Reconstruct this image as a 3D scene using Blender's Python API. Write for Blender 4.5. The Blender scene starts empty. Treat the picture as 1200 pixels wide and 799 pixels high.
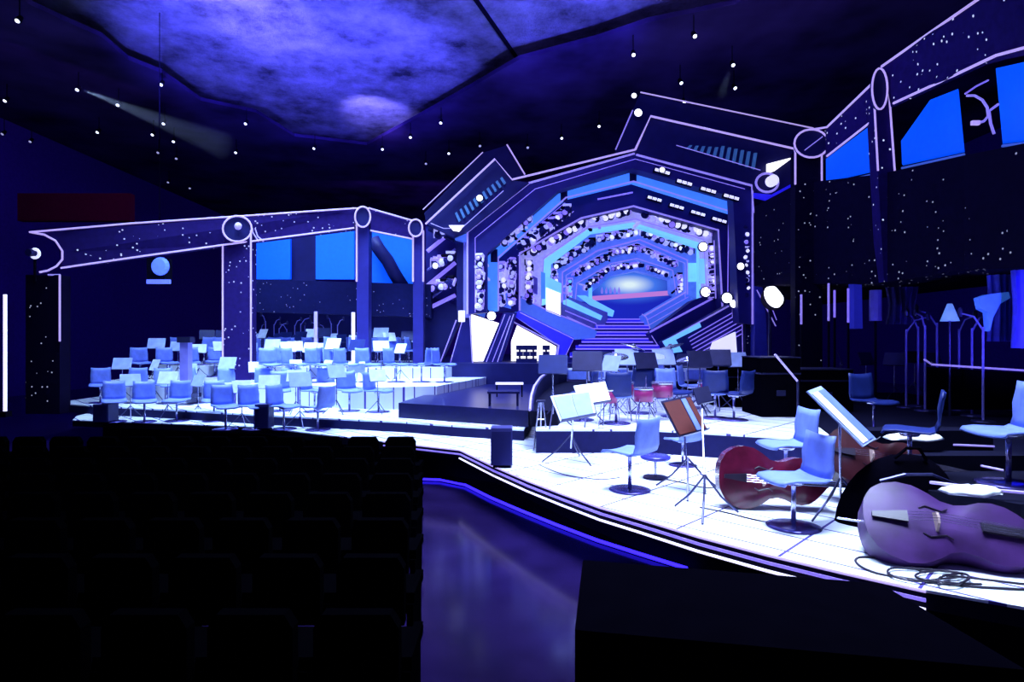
import bpy, math, random
from mathutils import Vector, Matrix
random.seed(7)
C = bpy.context.scene.collection
F, CX, CY, HZ = 700.0, 600.0, 399.5, 1.75
PI = math.pi

def P(px, py, D):
    """point at distance D along the view axis for a measured image position"""
    return Vector(((px - CX) / F * D, D, HZ - (py - CY) / F * D))
def PZ(px, py, z):
    """point on the horizontal plane z"""
    D = (HZ - z) * F / (py - CY)
    return Vector(((px - CX) / F * D, D, z))
def lerp(a, b, t): return a + (b - a) * t

# ------------------------------------------------------------------ materials
MATS = {}
def mat(name, col, rough=0.5, metal=0.0, emit=None, es=0.0, vary=0.12, nscale=8.0, bump=0.0, spec=0.5, coat=0.0):
    if name in MATS: return MATS[name]
    m = bpy.data.materials.new(name); m.use_nodes = True
    nt = m.node_tree; b = nt.nodes['Principled BSDF']
    b.inputs['Roughness'].default_value = rough; b.inputs['Metallic'].default_value = metal
    b.inputs['Specular IOR Level'].default_value = spec
    b.inputs['Coat Weight'].default_value = coat
    tc = nt.nodes.new('ShaderNodeTexCoord'); n = nt.nodes.new('ShaderNodeTexNoise')
    n.inputs['Scale'].default_value = nscale; n.inputs['Detail'].default_value = 3
    nt.links.new(tc.outputs['Object'], n.inputs['Vector'])
    r = nt.nodes.new('ShaderNodeValToRGB')
    r.color_ramp.elements[0].position = .3; r.color_ramp.elements[1].position = .7
    r.color_ramp.elements[0].color = tuple(max(0, c * (1 - vary)) for c in col) + (1,)
    r.color_ramp.elements[1].color = tuple(min(1, c * (1 + vary)) for c in col) + (1,)
    nt.links.new(n.outputs['Fac'], r.inputs['Fac']); nt.links.new(r.outputs['Color'], b.inputs['Base Color'])
    if emit:
        b.inputs['Emission Color'].default_value = tuple(emit) + (1,)
        b.inputs['Emission Strength'].default_value = es
    if bump:
        bp = nt.nodes.new('ShaderNodeBump'); bp.inputs['Strength'].default_value = bump
        nt.links.new(n.outputs['Fac'], bp.inputs['Height']); nt.links.new(bp.outputs['Normal'], b.inputs['Normal'])
    MATS[name] = m
    return m

def speckle(name, col, scale=5.0, rad=0.10, dens=0.5, es=1.2, dot=(.55, .6, 1)):
    """dark cloth panel sewn with small twinkling LEDs"""
    m = mat(name, col, .8, spec=.05)
    nt = m.node_tree; b = nt.nodes['Principled BSDF']
    tc = nt.nodes.new('ShaderNodeTexCoord'); v = nt.nodes.new('ShaderNodeTexVoronoi')
    v.inputs['Scale'].default_value = scale
    nt.links.new(tc.outputs['Object'], v.inputs['Vector'])
    lt = nt.nodes.new('ShaderNodeMath'); lt.operation = 'LESS_THAN'; lt.inputs[1].default_value = rad
    nt.links.new(v.outputs['Distance'], lt.inputs[0])
    sp = nt.nodes.new('ShaderNodeSeparateColor'); nt.links.new(v.outputs['Color'], sp.inputs['Color'])
    gt = nt.nodes.new('ShaderNodeMath'); gt.operation = 'GREATER_THAN'; gt.inputs[1].default_value = 1 - dens
    nt.links.new(sp.outputs['Red'], gt.inputs[0])
    nz = nt.nodes.new('ShaderNodeTexNoise'); nz.inputs['Scale'].default_value = .9
    nt.links.new(tc.outputs['Object'], nz.inputs['Vector'])
    g2 = nt.nodes.new('ShaderNodeMath'); g2.operation = 'GREATER_THAN'; g2.inputs[1].default_value = .43
    nt.links.new(nz.outputs['Fac'], g2.inputs[0])
    mu = nt.nodes.new('ShaderNodeMath'); mu.operation = 'MULTIPLY'
    nt.links.new(lt.outputs[0], mu.inputs[0]); nt.links.new(gt.outputs[0], mu.inputs[1])
    m3 = nt.nodes.new('ShaderNodeMath'); m3.operation = 'MULTIPLY'
    nt.links.new(mu.outputs[0], m3.inputs[0]); nt.links.new(g2.outputs[0], m3.inputs[1])
    m2 = nt.nodes.new('ShaderNodeMath'); m2.operation = 'MULTIPLY'; m2.inputs[1].default_value = es
    nt.links.new(m3.outputs[0], m2.inputs[0]); nt.links.new(m2.outputs[0], b.inputs['Emission Strength'])
    b.inputs['Emission Color'].default_value = dot + (1,)
    return m

NEON = mat('neon_lavender', (.3, .25, .5), .4, emit=(.48, .36, .90), es=.85)
NEON_DIM = mat('neon_lavender_dim', (.4, .35, .7), .4, emit=(.22, .17, .66), es=.9)
NEON_WHITE = mat('neon_white', (.8, .8, .95), .4, emit=(.72, .68, 1), es=1.25)
NEON_VIOLET = mat('neon_violet', (.4, .3, .8), .4, emit=(.2, .14, .8), es=.9)
LEDBLUE = mat('led_blue', (.1, .3, .8), .5, emit=(.045, .20, .95), es=.9, vary=.3, nscale=1.5)
LEDCYAN = mat('led_cyan', (.3, .6, .9), .5, emit=(.14, .5, .98), es=.95, vary=.3, nscale=1.5)
LEDELEC = mat('led_electric_blue', (.05, .05, .6), .5, emit=(.01, .006, .62), es=.9)
LEDMID = mat('led_mid_blue', (.1, .2, .6), .5, emit=(.045, .11, .62), es=.75)
SKYBLUE = mat('window_blue', (.0, .1, .6), .5, emit=(.001, .075, 1.0), es=.95)
LAMP = mat('lamp_white', (1, 1, 1), .4, emit=(.85, .88, 1), es=3.0)
LAMPSOFT = mat('lamp_soft', (1, 1, 1), .4, emit=(.66, .66, 1), es=1.1)
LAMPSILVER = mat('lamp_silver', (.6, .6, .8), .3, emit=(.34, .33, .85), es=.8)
WHITEPANEL = mat('white_backlit_panel', (1, 1, 1), .5, emit=(1, .98, 1), es=1.6)
NAVY = mat('set_navy', (.02, .018, .17), .5, nscale=3, spec=.2)
NAVY2 = mat('set_deep_navy', (.010, .010, .085), .55, nscale=3, spec=.15)
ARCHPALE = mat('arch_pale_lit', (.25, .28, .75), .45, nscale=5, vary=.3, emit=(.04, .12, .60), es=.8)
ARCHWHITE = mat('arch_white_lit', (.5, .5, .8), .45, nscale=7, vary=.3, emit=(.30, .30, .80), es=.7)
SETBLUE = mat('set_blue', (.05, .06, .42), .5, nscale=4, spec=.2)
SETLILAC = mat('set_lilac', (.22, .2, .62), .45, nscale=4)
RIG = mat('rig_black', (.004, .003, .012), .8, spec=.05)
BLACK = mat('stage_black', (.003, .003, .014), .7, spec=.08)
RISER = mat('riser_face_navy', (.008, .008, .06), .6, spec=.1)
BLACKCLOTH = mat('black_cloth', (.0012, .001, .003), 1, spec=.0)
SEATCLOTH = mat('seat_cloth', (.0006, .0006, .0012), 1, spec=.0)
WALLDARK = mat('wall_dark', (.10, .03, .40), .95, spec=.0)
RIGCEIL = mat('rig_ceiling', (.05, .025, .12), 1, spec=.0, nscale=.4, vary=.6)
REDWALL = mat('wall_dark_red', (.16, .006, .03), .95, spec=.0)
CHAIRW = mat('chair_shell_white', (.15, .22, .66), .45, spec=.3)
CHAIRB = mat('chair_shell_navy', (.008, .018, .13), .45, spec=.3)
CHROME = mat('chrome', (.55, .55, .75), .25, metal=.9)
DARKMETAL = mat('dark_metal', (.03, .03, .10), .35, metal=.6)
DESKW = mat('desk_pale', (.38, .48, .80), .4)
MIXW = mat('desk_white', (.7, .8, .9), .4)
PAPER = mat('paper', (.85, .88, .95), .7)
PAPERWARM = mat('paper_warm', (.95, .75, .5), .7)
WOODRED = mat('varnish_red', (.085, .005, .022), .25, nscale=5, vary=.35, coat=.4)
WOODDARK = mat('varnish_brown', (.035, .006, .010), .3, nscale=5, vary=.3, coat=.3)
WOODLITVIOLET = mat('varnish_lit_violet', (.05, .016, .10), .4, nscale=5, vary=.35, spec=.25)  # violet stage light on the bass put into its varnish colour
EBONY = mat('ebony', (.02, .015, .03), .3)
SPECK = speckle('star_cloth', (.018, .009, .10), 7.5, .16, .75, 1.0)
SPECKB = speckle('star_cloth_black', (.004, .002, .018), 8, .15, .5, .5)
SPECKD = speckle('star_cloth_dense', (.006, .007, .055), 10, .16, .45, .5)
DRAPE = mat('drape_blue', (.08, .08, .8), .7)

# floor of the stage: pale panels with dark joints
def floor_mat(name, col, ang, tile=.95):
    m = mat(name, col, .22, vary=.05, nscale=2, spec=.5)
    nt = m.node_tree; b = nt.nodes['Principled BSDF']
    tc = nt.nodes.new('ShaderNodeTexCoord'); mp = nt.nodes.new('ShaderNodeMapping')
    mp.inputs['Rotation'].default_value = (0, 0, ang)
    br = nt.nodes.new('ShaderNodeTexBrick'); br.offset = 0
    br.inputs['Scale'].default_value = 1; br.inputs['Mortar Size'].default_value = .013
    br.inputs['Brick Width'].default_value = tile; br.inputs['Row Height'].default_value = tile * .45
    br.inputs['Color1'].default_value = tuple(col) + (1,)
    br.inputs['Color2'].default_value = tuple(c * .93 for c in col) + (1,)
    br.inputs['Mortar'].default_value = (.07, .05, .26, 1)
    nt.links.new(tc.outputs['Object'], mp.inputs['Vector']); nt.links.new(mp.outputs[0], br.inputs['Vector'])
    nt.links.new(br.outputs['Color'], b.inputs['Base Color'])
    return m
FLOORW = floor_mat('stage_panels_white', (.80, .86, .92), math.radians(45))

# ceiling: rough plaster/concrete
CEIL = mat('ceiling_plaster', (.42, .40, .62), .9, nscale=.6, vary=.85, spec=.0)
def rough_ceiling():
    nt = CEIL.node_tree; b = nt.nodes['Principled BSDF']
    n = nt.nodes['Noise Texture']; n.inputs['Detail'].default_value = 9; n.inputs['Roughness'].default_value = .68
    n2 = nt.nodes.new('ShaderNodeTexNoise'); n2.inputs['Scale'].default_value = 2.6; n2.inputs['Detail'].default_value = 8
    n2.inputs['Roughness'].default_value = .8
    tc = nt.nodes['Texture Coordinate']; nt.links.new(tc.outputs['Object'], n2.inputs['Vector'])
    bp = nt.nodes.new('ShaderNodeBump'); bp.inputs['Strength'].default_value = 1.0; bp.inputs['Distance'].default_value = .5
    nt.links.new(n2.outputs['Fac'], bp.inputs['Height']); nt.links.new(bp.outputs['Normal'], b.inputs['Normal'])
rough_ceiling()

# ------------------------------------------------------------------ mesh building
class MB:
    def __init__(s): s.v = []; s.f = []
    def add(s, vs, fs):
        o = len(s.v); s.v += [tuple(v) for v in vs]; s.f += [tuple(i + o for i in f) for f in fs]; return s
    def box(s, c, d, rz=0, M=None):
        x, y, z = (a / 2 for a in d)
        vs = [Vector((i * x, j * y, k * z)) for i in (-1, 1) for j in (-1, 1) for k in (-1, 1)]
        if M is None: M = Matrix.Rotation(rz, 4, 'Z')
        vs = [M @ v + Vector(c) for v in vs]
        return s.add(vs, [(0, 1, 3, 2), (4, 6, 7, 5), (0, 4, 5, 1), (2, 3, 7, 6), (0, 2, 6, 4), (1, 5, 7, 3)])
    def cyl(s, a, b, r0, r1=None, n=10):
        a, b = Vector(a), Vector(b); r1 = r0 if r1 is None else r1
        d = (b - a).normalized(); u = d.orthogonal().normalized(); w = d.cross(u)
        vs = []
        for p, r in ((a, r0), (b, r1)):
            for i in range(n):
                t = 2 * PI * i / n; vs.append(p + (u * math.cos(t) + w * math.sin(t)) * r)
        fs = [(i, (i + 1) % n, n + (i + 1) % n, n + i) for i in range(n)]
        fs += [tuple(range(n))[::-1], tuple(range(n, 2 * n))]
        return s.add(vs, fs)
    def lathe(s, prof, c=(0, 0, 0), n=20, M=None):
        vs = []; c = Vector(c)
        for r, z in prof:
            for i in range(n):
                t = 2 * PI * i / n; v = Vector((r * math.cos(t), r * math.sin(t), z))
                vs.append((M @ v if M else v) + c)
        k = len(prof)
        fs = [(j * n + i, j * n + (i + 1) % n, (j + 1) * n + (i + 1) % n, (j + 1) * n + i) for j in range(k - 1) for i in range(n)]
        fs += [tuple(range(n))[::-1], tuple(range((k - 1) * n, k * n))]
        return s.add(vs, fs)
    def tube(s, pts, r, n=6, closed=False):
        pts = [Vector(p) for p in pts]; k = len(pts); vs = []
        for i, p in enumerate(pts):
            a = pts[(i - 1) % k] if (closed or i > 0) else p
            b = pts[(i + 1) % k] if (closed or i < k - 1) else p
            d = (b - a).normalized()
            ref = Vector((0, 0, 1)) if abs(d.z) < .9 else Vector((0, 1, 0))
            if abs(d.y) < .5: ref = Vector((0, 1, 0))
            u = d.cross(ref).normalized(); w = d.cross(u).normalized()
            for j in range(n):
                t = 2 * PI * j / n; vs.append(p + (u * math.cos(t) + w * math.sin(t)) * r)
        fs = []
        for i in range(k if closed else k - 1):
            i2 = (i + 1) % k
            fs += [(i * n + j, i * n + (j + 1) % n, i2 * n + (j + 1) % n, i2 * n + j) for j in range(n)]
        if not closed: fs += [tuple(range(n))[::-1], tuple(range((k - 1) * n, k * n))]
        return s.add(vs, fs)
    def prism(s, pts, off):
        """closed polygon pts extruded by vector off"""
        k = len(pts); off = Vector(off); vs = [Vector(p) for p in pts]; vs += [p + off for p in vs]
        fs = [tuple(range(k)), tuple(range(k, 2 * k))[::-1]] + [(i, k + i, k + (i + 1) % k, (i + 1) % k) for i in range(k)]
        return s.add(vs, fs)
    def slab(s, xy, z0, z1):
        return s.prism([(x, y, z1) for x, y in xy], (0, 0, z0 - z1))
    def build(s, name, m, parent=None, smooth=False, world=False):
        me = bpy.data.meshes.new(name)
        off = Vector(parent.location) if (parent is not None and world) else Vector((0, 0, 0))
        me.from_pydata([tuple(Vector(v) - off) for v in s.v], [], s.f); me.update()
        bm_ = __import__('bmesh'); b = bm_.new(); b.from_mesh(me); bm_.ops.recalc_face_normals(b, faces=b.faces[:]); b.to_mesh(me); b.free()
        if smooth:
            for p in me.polygons: p.use_smooth = len(p.vertices) < 6
        me.materials.append(m)
        o = bpy.data.objects.new(name, me); C.objects.link(o)
        if parent is not None: o.parent = parent
        return o

def tag(o, label=None, cat=None, group=None, kind=None):
    if label: o['label'] = label
    if cat: o['category'] = cat
    if group: o['group'] = group
    if kind: o['kind'] = kind
    return o
def thing(name, label, cat, loc=(0, 0, 0), rz=0, group=None):
    o = bpy.data.objects.new(name, None); C.objects.link(o); o.empty_display_size = .1
    o.location = loc; o.rotation_euler = (0, 0, rz)
    return tag(o, label, cat, group)
def struct(o): o['kind'] = 'structure'; return o
KIDS = {}
def kids(o): return [c for c in C.objects if c.parent is o] if o.name not in KIDS else KIDS[o.name]
def freeze(o):
    KIDS[o.name] = [c for c in C.objects if c.parent is o]
    for c in KIDS[o.name]: KIDS[c.name] = [d for d in C.objects if d.parent is c]
    return o
def dup(o, loc, rot=(0, 0, 0), label=None, group=None, scale=1, mats=None):
    r = o.copy(); C.objects.link(r); r.location = loc; r.rotation_euler = rot; r.scale = (scale,) * 3
    if label: r['label'] = label
    if group: r['group'] = group
    for c in KIDS[o.name]:
        d = c.copy(); C.objects.link(d); d.parent = r
        base = c.name.split('.')[0]
        if mats and base in mats:
            d.material_slots[0].link = 'OBJECT'; d.material_slots[0].material = mats[base]
        for g in KIDS.get(c.name, []):
            e = g.copy(); C.objects.link(e); e.parent = d
    return r
USED = set()
def place(proto, loc, rot=(0, 0, 0), label=None, group=None, scale=1, mats=None):
    """first call moves the prototype itself, later calls copy it"""
    if proto.name in USED or mats: 
        return dup(proto, loc, rot, label, group, scale, mats)
    USED.add(proto.name)
    proto.location = loc; proto.rotation_euler = rot; proto.scale = (scale,) * 3
    if label: proto['label'] = label
    if group: proto['group'] = group
    return proto
ORD = ['first', 'second', 'third', 'fourth', 'fifth', 'sixth', 'seventh', 'eighth', 'ninth', 'tenth', 'eleventh', 'twelfth',
       'thirteenth', 'fourteenth', 'fifteenth', 'sixteenth', 'seventeenth', 'eighteenth', 'nineteenth', 'twentieth']
def nth(i, n, what='from the left'):
    if i == 0 and n > 1: return 'leftmost'
    if i == n - 1 and n > 1: return 'rightmost'
    return ORD[i] + ' ' + what

# ================================================================== SETTING
HALL = -.65
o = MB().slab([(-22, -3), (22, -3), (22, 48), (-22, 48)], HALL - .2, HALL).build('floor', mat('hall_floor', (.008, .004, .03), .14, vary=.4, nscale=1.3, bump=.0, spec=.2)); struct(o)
# ceiling: pale rough plaster above, black rig slab below it with the open edge the photo shows
ZC, ZS = 12.0, 11.2
o = MB().slab([(-24, -3), (24, -3), (24, 48), (-24, 48)], ZC, ZC + .2).build('ceiling', CEIL); struct(o)
edge = [(-20, -60), (32, 4), (70, 22), (120, 44), (150, 70), (190, 86), (235, 118), (300, 132), (345, 160), (372, 163), (430, 170), (500, 132), (560, 98), (608, 70), (700, 46), (760, 26), (862, 5), (900, -20), (1010, -70)]
ev = []
for x, y in edge:
    D = (ZS - HZ) * F / (CY - y); ev.append(((x - CX) / F * D, D))
o = MB().slab([(-22, ev[0][1] - 4)] + ev + [(22, ev[-1][1] - 3), (22, 48), (-22, 48)], ZS, ZS + .15).build('ceiling_rig', RIGCEIL); struct(o)
# seam / beam across the pale ceiling
a, b_ = [Vector(((x - CX) / F * D, D, ZC - .1)) for x, y, D in ((556, -5, (ZC - HZ) * F / 404), (608, 72, (ZC - HZ) * F / 330))]
d = (b_ - a).normalized(); nrm = Vector((-d.y, d.x, 0)) * .05
o = MB().prism([a - d * 6 - nrm, b_ + d - nrm, b_ + d + nrm, a - d * 6 + nrm], (0, 0, .1)).build('ceiling_beam', RIG); struct(o)
o = MB().box((0, 47, 5.5), (44, .3, 13)).build('wall_back', WALLDARK); struct(o)
o = MB().box((-21.8, 22, 5.5), (.3, 50, 13)).build('wall_left', WALLDARK); struct(o)
o = MB().box((21.8, 22, 5.5), (.3, 50, 13)).build('wall_right', WALLDARK); struct(o)
# dim red band of wall high on the left
o = MB().box((-17.5, 24, 7.1), (4.5, .3, 1.1)).build('trim_1', REDWALL); struct(o)

# ---------------------------------------------------------------- stage floor
epx = [(85, 492), (300, 500), (370, 508), (450, 517), (540, 527), (580, 546), (620, 563), (660, 578), (705, 594), (750, 607), (820, 628), (900, 649), (985, 669), (1085, 691), (1200, 711), (1420, 745)]
edgew = [PZ(x, y, 0) for x, y in epx]
exy = [(p.x, p.y) for p in edgew]
stage_xy = exy + [(9, 4), (11, 30), (-12.5, 30), (-10.2, 14)]
stage = MB().slab(stage_xy, -.02, 0).build('floor_stage', FLOORW); struct(stage)
struct(MB().slab(stage_xy, -.14, -.02).build('floor_stage_fascia', BLACK))
def offset(poly, dist):
    out = []
    for i, p in enumerate(poly):
        a = Vector(poly[max(0, i - 1)]); b = Vector(poly[min(len(poly) - 1, i + 1)]); d = (b - a).normalized()
        out.append((p[0] - d.y * dist, p[1] + d.x * dist))
    return out
inner = offset(exy, .75)
o = MB().slab(inner + [(9, 6), (11, 29), (-12, 29), (-9.7, 15)], HALL, -.14).build('trim_2', BLACK); struct(o)
lip = thing('stage_edge_light', 'twin white and violet light strips along the curved front lip of the stage', 'light strip', tuple(edgew[4]))
e1 = [Vector((x, y, -.005)) for x, y in offset(exy, -.02)][:14]
e2 = [Vector((x, y, -.13)) for x, y in offset(exy, -.03)][:14]
e3 = [Vector((x, y, -.07)) for x, y in offset(exy, -.012)][:14]
MB().tube(e1[3:], .012).build('upper_strip', NEON, lip, world=True)
MB().tube(e3[3:], .014).build('middle_strip', NEON_VIOLET, lip, world=True)
MB().tube(e2[4:], .013).build('lower_strip', NEON_WHITE, lip, world=True)
g = [PZ(x, y, HALL + .03) for x, y in ((484, 561), (515, 562), (545, 568), (575, 583), (610, 598), (655, 616), (700, 633), (750, 649), (805, 666))]
fl = MB().tube(g, .02).build('floor_glow_strip', mat('floor_glow', (.1, .1, .8), .4, emit=(.025, .012, 1), es=3.2))
tag(fl, 'deep blue light strip on the hall floor under the stage overhang', 'light strip')

# risers --------------------------------------------------------------
r1 = [PZ(x, y, .2) for x, y in ((60, 472), (120, 476), (200, 480), (340, 488), (470, 494), (540, 499), (614, 503))]
r1xy = [(p.x, p.y) for p in r1] + [(.5, 13), (1.0, 17.2), (-12.2, 28), (-11.5, 15.6)]
struct(MB().slab(r1xy, 0, .17).build('floor_left_riser', RISER)); struct(MB().slab(r1xy, .17, .20).build('floor_left_riser_top', FLOORW))
r1b = [PZ(x, y, .37) for x, y in ((628, 503), (700, 503), (760, 503), (900, 511), (985, 519))]
r1bxy = [(p.x, p.y) for p in r1b] + [(4.9, 9.5), (6.5, 17.2), (1.1, 17.2), (.55, 12.8)]
struct(MB().slab(r1bxy, 0, .34).build('floor_riser', RISER)); struct(MB().slab(r1bxy, .34, .37).build('floor_riser_top', FLOORW))
r2xy = [(-10.8, 15.9), (-6, 14.4), (-2.9, 13.5), (-1.75, 13.9), (-.75, 17.3), (-1.05, 26), (-12, 27)]
struct(MB().slab(r2xy, .20, .70).build('floor_upper_riser', FLOORW))
r3xy = [(-11.2, 18.6), (-3.8, 16.4), (-1.9, 16.9), (-1.3, 19), (-1.3, 25), (-11.8, 26)]
struct(MB().slab(r3xy, .70, 1.0).build('floor_top_riser', FLOORW))
wd = [PZ(x, y, .5) for x, y in ((467, 472), (542, 449), (634, 449), (623, 474), (619, 481))]
o = MB().slab([(p.x, p.y) for p in wd], .2, .5).build('center_platform', mat('gloss_black', (.006, .006, .06), .3, spec=.3))
tag(o, 'glossy black wedge platform running from the orchestra to the tunnel', 'platform')
o = thing('curved_platform', 'black platform with a white rimmed curved edge in the middle of the stage', 'platform', (.5, 12, .37))
cp = [P(x, y, D) for x, y, D in ((621, 481, 9.6), (621.5, 473, 9.9), (622.5, 464, 10.5), (626, 453, 11.5), (633, 443, 13), (642, 436, 14.6), (652, 431.5, 16), (664, 429, 17))]
cpx = [(p.x, p.y) for p in cp]
MB().slab(cpx + [(2.4, 17.2), (1.3, 12.6), (.75, 9.75)], .37, .62).build('deck', BLACK, o, world=True)
for a_, b_ in zip(cp, cp[1:]):
    pass
vs = []; fs = []
for p in cp: vs += [(p.x, p.y, .37), (p.x, p.y, p.z), (p.x + .06, p.y + .03, p.z), (p.x + .06, p.y + .03, .37)]
for i in range(len(cp) - 1):
    for k in range(4): fs.append((4 * i + k, 4 * i + (k + 1) % 4, 4 * i + 4 + (k + 1) % 4, 4 * i + 4 + k))
fs += [(0, 1, 2, 3), tuple(4 * len(cp) - 4 + k for k in range(4))]
MB().add(vs, fs).build('curved_wall', RISER, o, world=True)
MB().tube([p + Vector((0, 0, .01)) for p in cp], .022).build('light_rim', NEON_DIM, o, world=True)
t = thing('low_table', 'small low navy table with a bright bar on the glossy wedge', 'table', tuple(PZ(590, 476, .5)))
pt = PZ(590, 476, .5)
MB().box(pt + Vector((0, .2, .26)), (.62, .4, .04)).build('tabletop', RISER, t, world=True)
for sx in (-1, 1):
    for sy in (-1, 1): MB().box(pt + Vector((sx * .27, .2 + sy * .16, .12)), (.04, .04, .24)).build('leg', RISER, t, world=True)
t = thing('light_bar', 'short bright horizontal light bar above the glossy wedge', 'light bar', tuple(PZ(597, 465, .5)))
pt = PZ(597, 465, .5)
MB().box(pt + Vector((0, 0, .3)), (.62, .05, .05)).build('tube', NEON_WHITE, t, world=True)
MB().box(pt + Vector((-.28, 0, .14)), (.03, .05, .28)).build('leg', RIG, t, world=True)
MB().box(pt + Vector((.28, 0, .14)), (.03, .05, .28)).build('leg', RIG, t, world=True)
# main deck in front of the tunnel
struct(MB().slab([(-2.7, 17.5), (-.6, 17.3), (6.4, 17.3), (9, 22), (9, 29), (-2.9, 29), (-2.9, 22)], 0, 1.1).build('floor_main_deck', NAVY2))
# black riser on the right
brx = [(4.45, 8.0), (4.05, 6.2), (3.85, 5.5), (4.3, 5.05), (8.8, 4.6), (10.5, 16), (6.4, 16), (4.9, 9.4)]
o = MB().slab(brx, 0, .37).build('floor_black_riser', BLACK); struct(o)
o = thing('riser_edge_light', 'pale strip lights stepping along the black riser edges on the right', 'light strip', (4.6, 6, .4))
MB().tube([P(1117, 521, 7.2), P(1165, 523, 7.2)], .012).build('upper_strip', NEON_DIM, o, world=True)
MB().tube([P(1142, 544, 6.4), P(1176, 551, 6.2)], .012).build('middle_strip', NEON_DIM, o, world=True)
MB().tube([P(1090, 565, 5.3), P(1165, 574, 5.2), P(1230, 580, 5.1)], .014).build('lower_strip', NEON_DIM, o, world=True)
MB().box((5.0, 7.35, .52), (1.6, .3, .3)).box((4.9, 6.5, .45), (1.2, .3, .16)).build('step_block', BLACK, o, world=True)

# ================================================================== TUNNEL SET
def ring(name, outer, inner_, D, t, m, parent):
    a = [P(x, y, D) for x, y in outer]; b = [P(x, y, D) for x, y in inner_]; k = len(a)
    off = Vector((0, t, 0)); mb = MB()
    vs = a + b + [p + off for p in a] + [p + off for p in b]; fs = []
    for i in range(k - 1):
        j = i + 1
        fs += [(i, j, k + j, k + i), (2 * k + i, 3 * k + i, 3 * k + j, 2 * k + j), (i, 2 * k + i, 2 * k + j, j), (k + i, k + j, 3 * k + j, 3 * k + i)]
    fs += [(0, k, 3 * k, 2 * k), (k - 1, 3 * k - 1, 4 * k - 1, 2 * k - 1)]
    return mb.add(vs, fs).build(name, m, parent, world=True)
def strip(name, pts, D, wpx, m, parent, dy=-.06):
    return MB().tube([P(x, y, D) + Vector((0, dy, 0)) for x, y in pts], wpx * .78 / 2 / F * D).build(name, m, parent, world=True)
def panel(name, pts, D, t, m, parent=None):
    return MB().prism([P(x, y, D) for x, y in pts], (0, t, 0)).build(name, m, parent, world=True)
def T_(label, D, px, py=424, name='tunnel_arch', cat='arch'):
    return thing(name, label, cat, tuple(P(px, py, D)))

R1 = [(548, 368), (548, 272), (620, 215), (745, 180), (881, 217), (881, 380)]
R1i = [(571, 366), (571, 297), (656, 222), (742, 197), (859, 231), (866, 378)]
R2i = [(584, 364), (584, 302), (663, 232), (742, 213), (858, 249), (858, 372)]
R3 = [(609, 364), (609, 297), (681, 256), (742, 242), (841, 270), (846, 362)]
R4 = [(634, 358), (637, 303), (690, 266), (745, 257), (824, 281), (828, 358)]
R4i = [(642, 356), (646, 309), (693, 273), (745, 265), (819, 290), (819, 352)]
R5 = [(659, 354), (659, 319), (700, 294), (749, 281), (805, 305), (805, 345)]
R6 = [(674, 352), (676, 332), (716, 309), (746, 303), (788, 317), (792, 346)]
R7 = [(694, 352), (694, 342), (716, 323), (746, 317), (786, 327), (787, 344)]

# outer arch (nearest) -----------------------------------------------------
t = T_('outermost navy arch of the light tunnel with lavender outline', 18, 548)
ring('arch_face', R1, R1i, 18.0, .5, NAVY, t)
strip('outline_strip', R1, 18, 3.2, NEON_DIM, t)
strip('inner_strip', [(557, 366), (557, 279), (627, 222), (744, 187), (872, 222)], 18, 1.2, NEON_VIOLET, t)
# blue arch
t = T_('wide bright blue illuminated arch, second in the light tunnel', 18.7, 577)
ring('blue_panel', [(x - 1, y) if x < 700 else (x + 1, y) for x, y in R1i[:5]] , R2i[:5], 18.7, .3, LEDBLUE, t)
strip('inner_strip', R2i, 18.7, 2.4, NEON_DIM, t)
for x, y in ((742, 205), (661, 228), (579, 300)):
    panel('dark_joint', [(x - 4, y - 8), (x + 4, y - 8), (x + 4, y + 7), (x - 4, y + 7)], 18.66, .1, NAVY2, t)
# third arch: navy carrying fixtures
t = T_('third navy arch of the tunnel carrying rows of moving lights', 19.4, 600)
ring('arch_face', [(583, 366), (583, 301), (662, 231), (742, 212), (859, 248), (860, 374)], R3, 19.4, .6, NAVY, t)
strip('inner_strip', R3, 19.4, 3.0, NEON_DIM, t)
strip('truss_rail', [(607, 300), (672, 248)], 19.3, 1.4, NEON_DIM, t)
strip('truss_rail', [(600, 289), (662, 238)], 19.3, 1.0, NEON_VIOLET, t)
strip('truss_rail', [(700, 234), (741, 226)], 19.3, 2.5, NEON_VIOLET, t)
t = T_('fourth lilac arch of the tunnel packed with white lamps', 20.3, 620)
ring('arch_face', [(608, 366), (608, 296), (680, 255), (742, 241), (842, 269), (847, 364)], R4, 20.3, .5, ARCHWHITE, t)
strip('outline_strip', R4, 20.3, 1.6, NEON_VIOLET, t)
t = T_('thin cyan glowing arch midway down the tunnel', 21, 640)
ring('cyan_panel', [(633, 358), (636, 302), (690, 265), (745, 256), (825, 280), (829, 358)], R4i, 21.0, .3, LEDCYAN, t)
t = T_('sixth lilac arch of the tunnel with small crowded lamps', 22, 650)
ring('arch_face', [(641, 357), (645, 308), (693, 272), (745, 264), (820, 289), (820, 353)], R5, 22, .5, ARCHPALE, t)
strip('outline_strip', R5, 22, 2.2, NEON_VIOLET, t)
strip('inner_strip', [(x + (4 if x < 730 else -3), y + 4) for x, y in R5], 22.05, 1.2, NEON_DIM, t, -.1)
t = T_('seventh pale blue arch near the end of the tunnel', 23.5, 668)
ring('arch_face', [(658, 355), (658, 318), (700, 293), (749, 280), (806, 304), (806, 347)], R6, 23.5, .5, ARCHPALE, t)
strip('outline_strip', [(x, y) for x, y in R6], 23.5, 1.6, NEON_DIM, t)
ring('cyan_panel', [(x + (3 if x < 700 else 0), y + 2) for x, y in [(660, 350), (662, 322), (702, 297), (748, 286)]], [(668, 350), (670, 329), (708, 305), (748, 295)], 23.44, .05, LEDMID, t)
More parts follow.
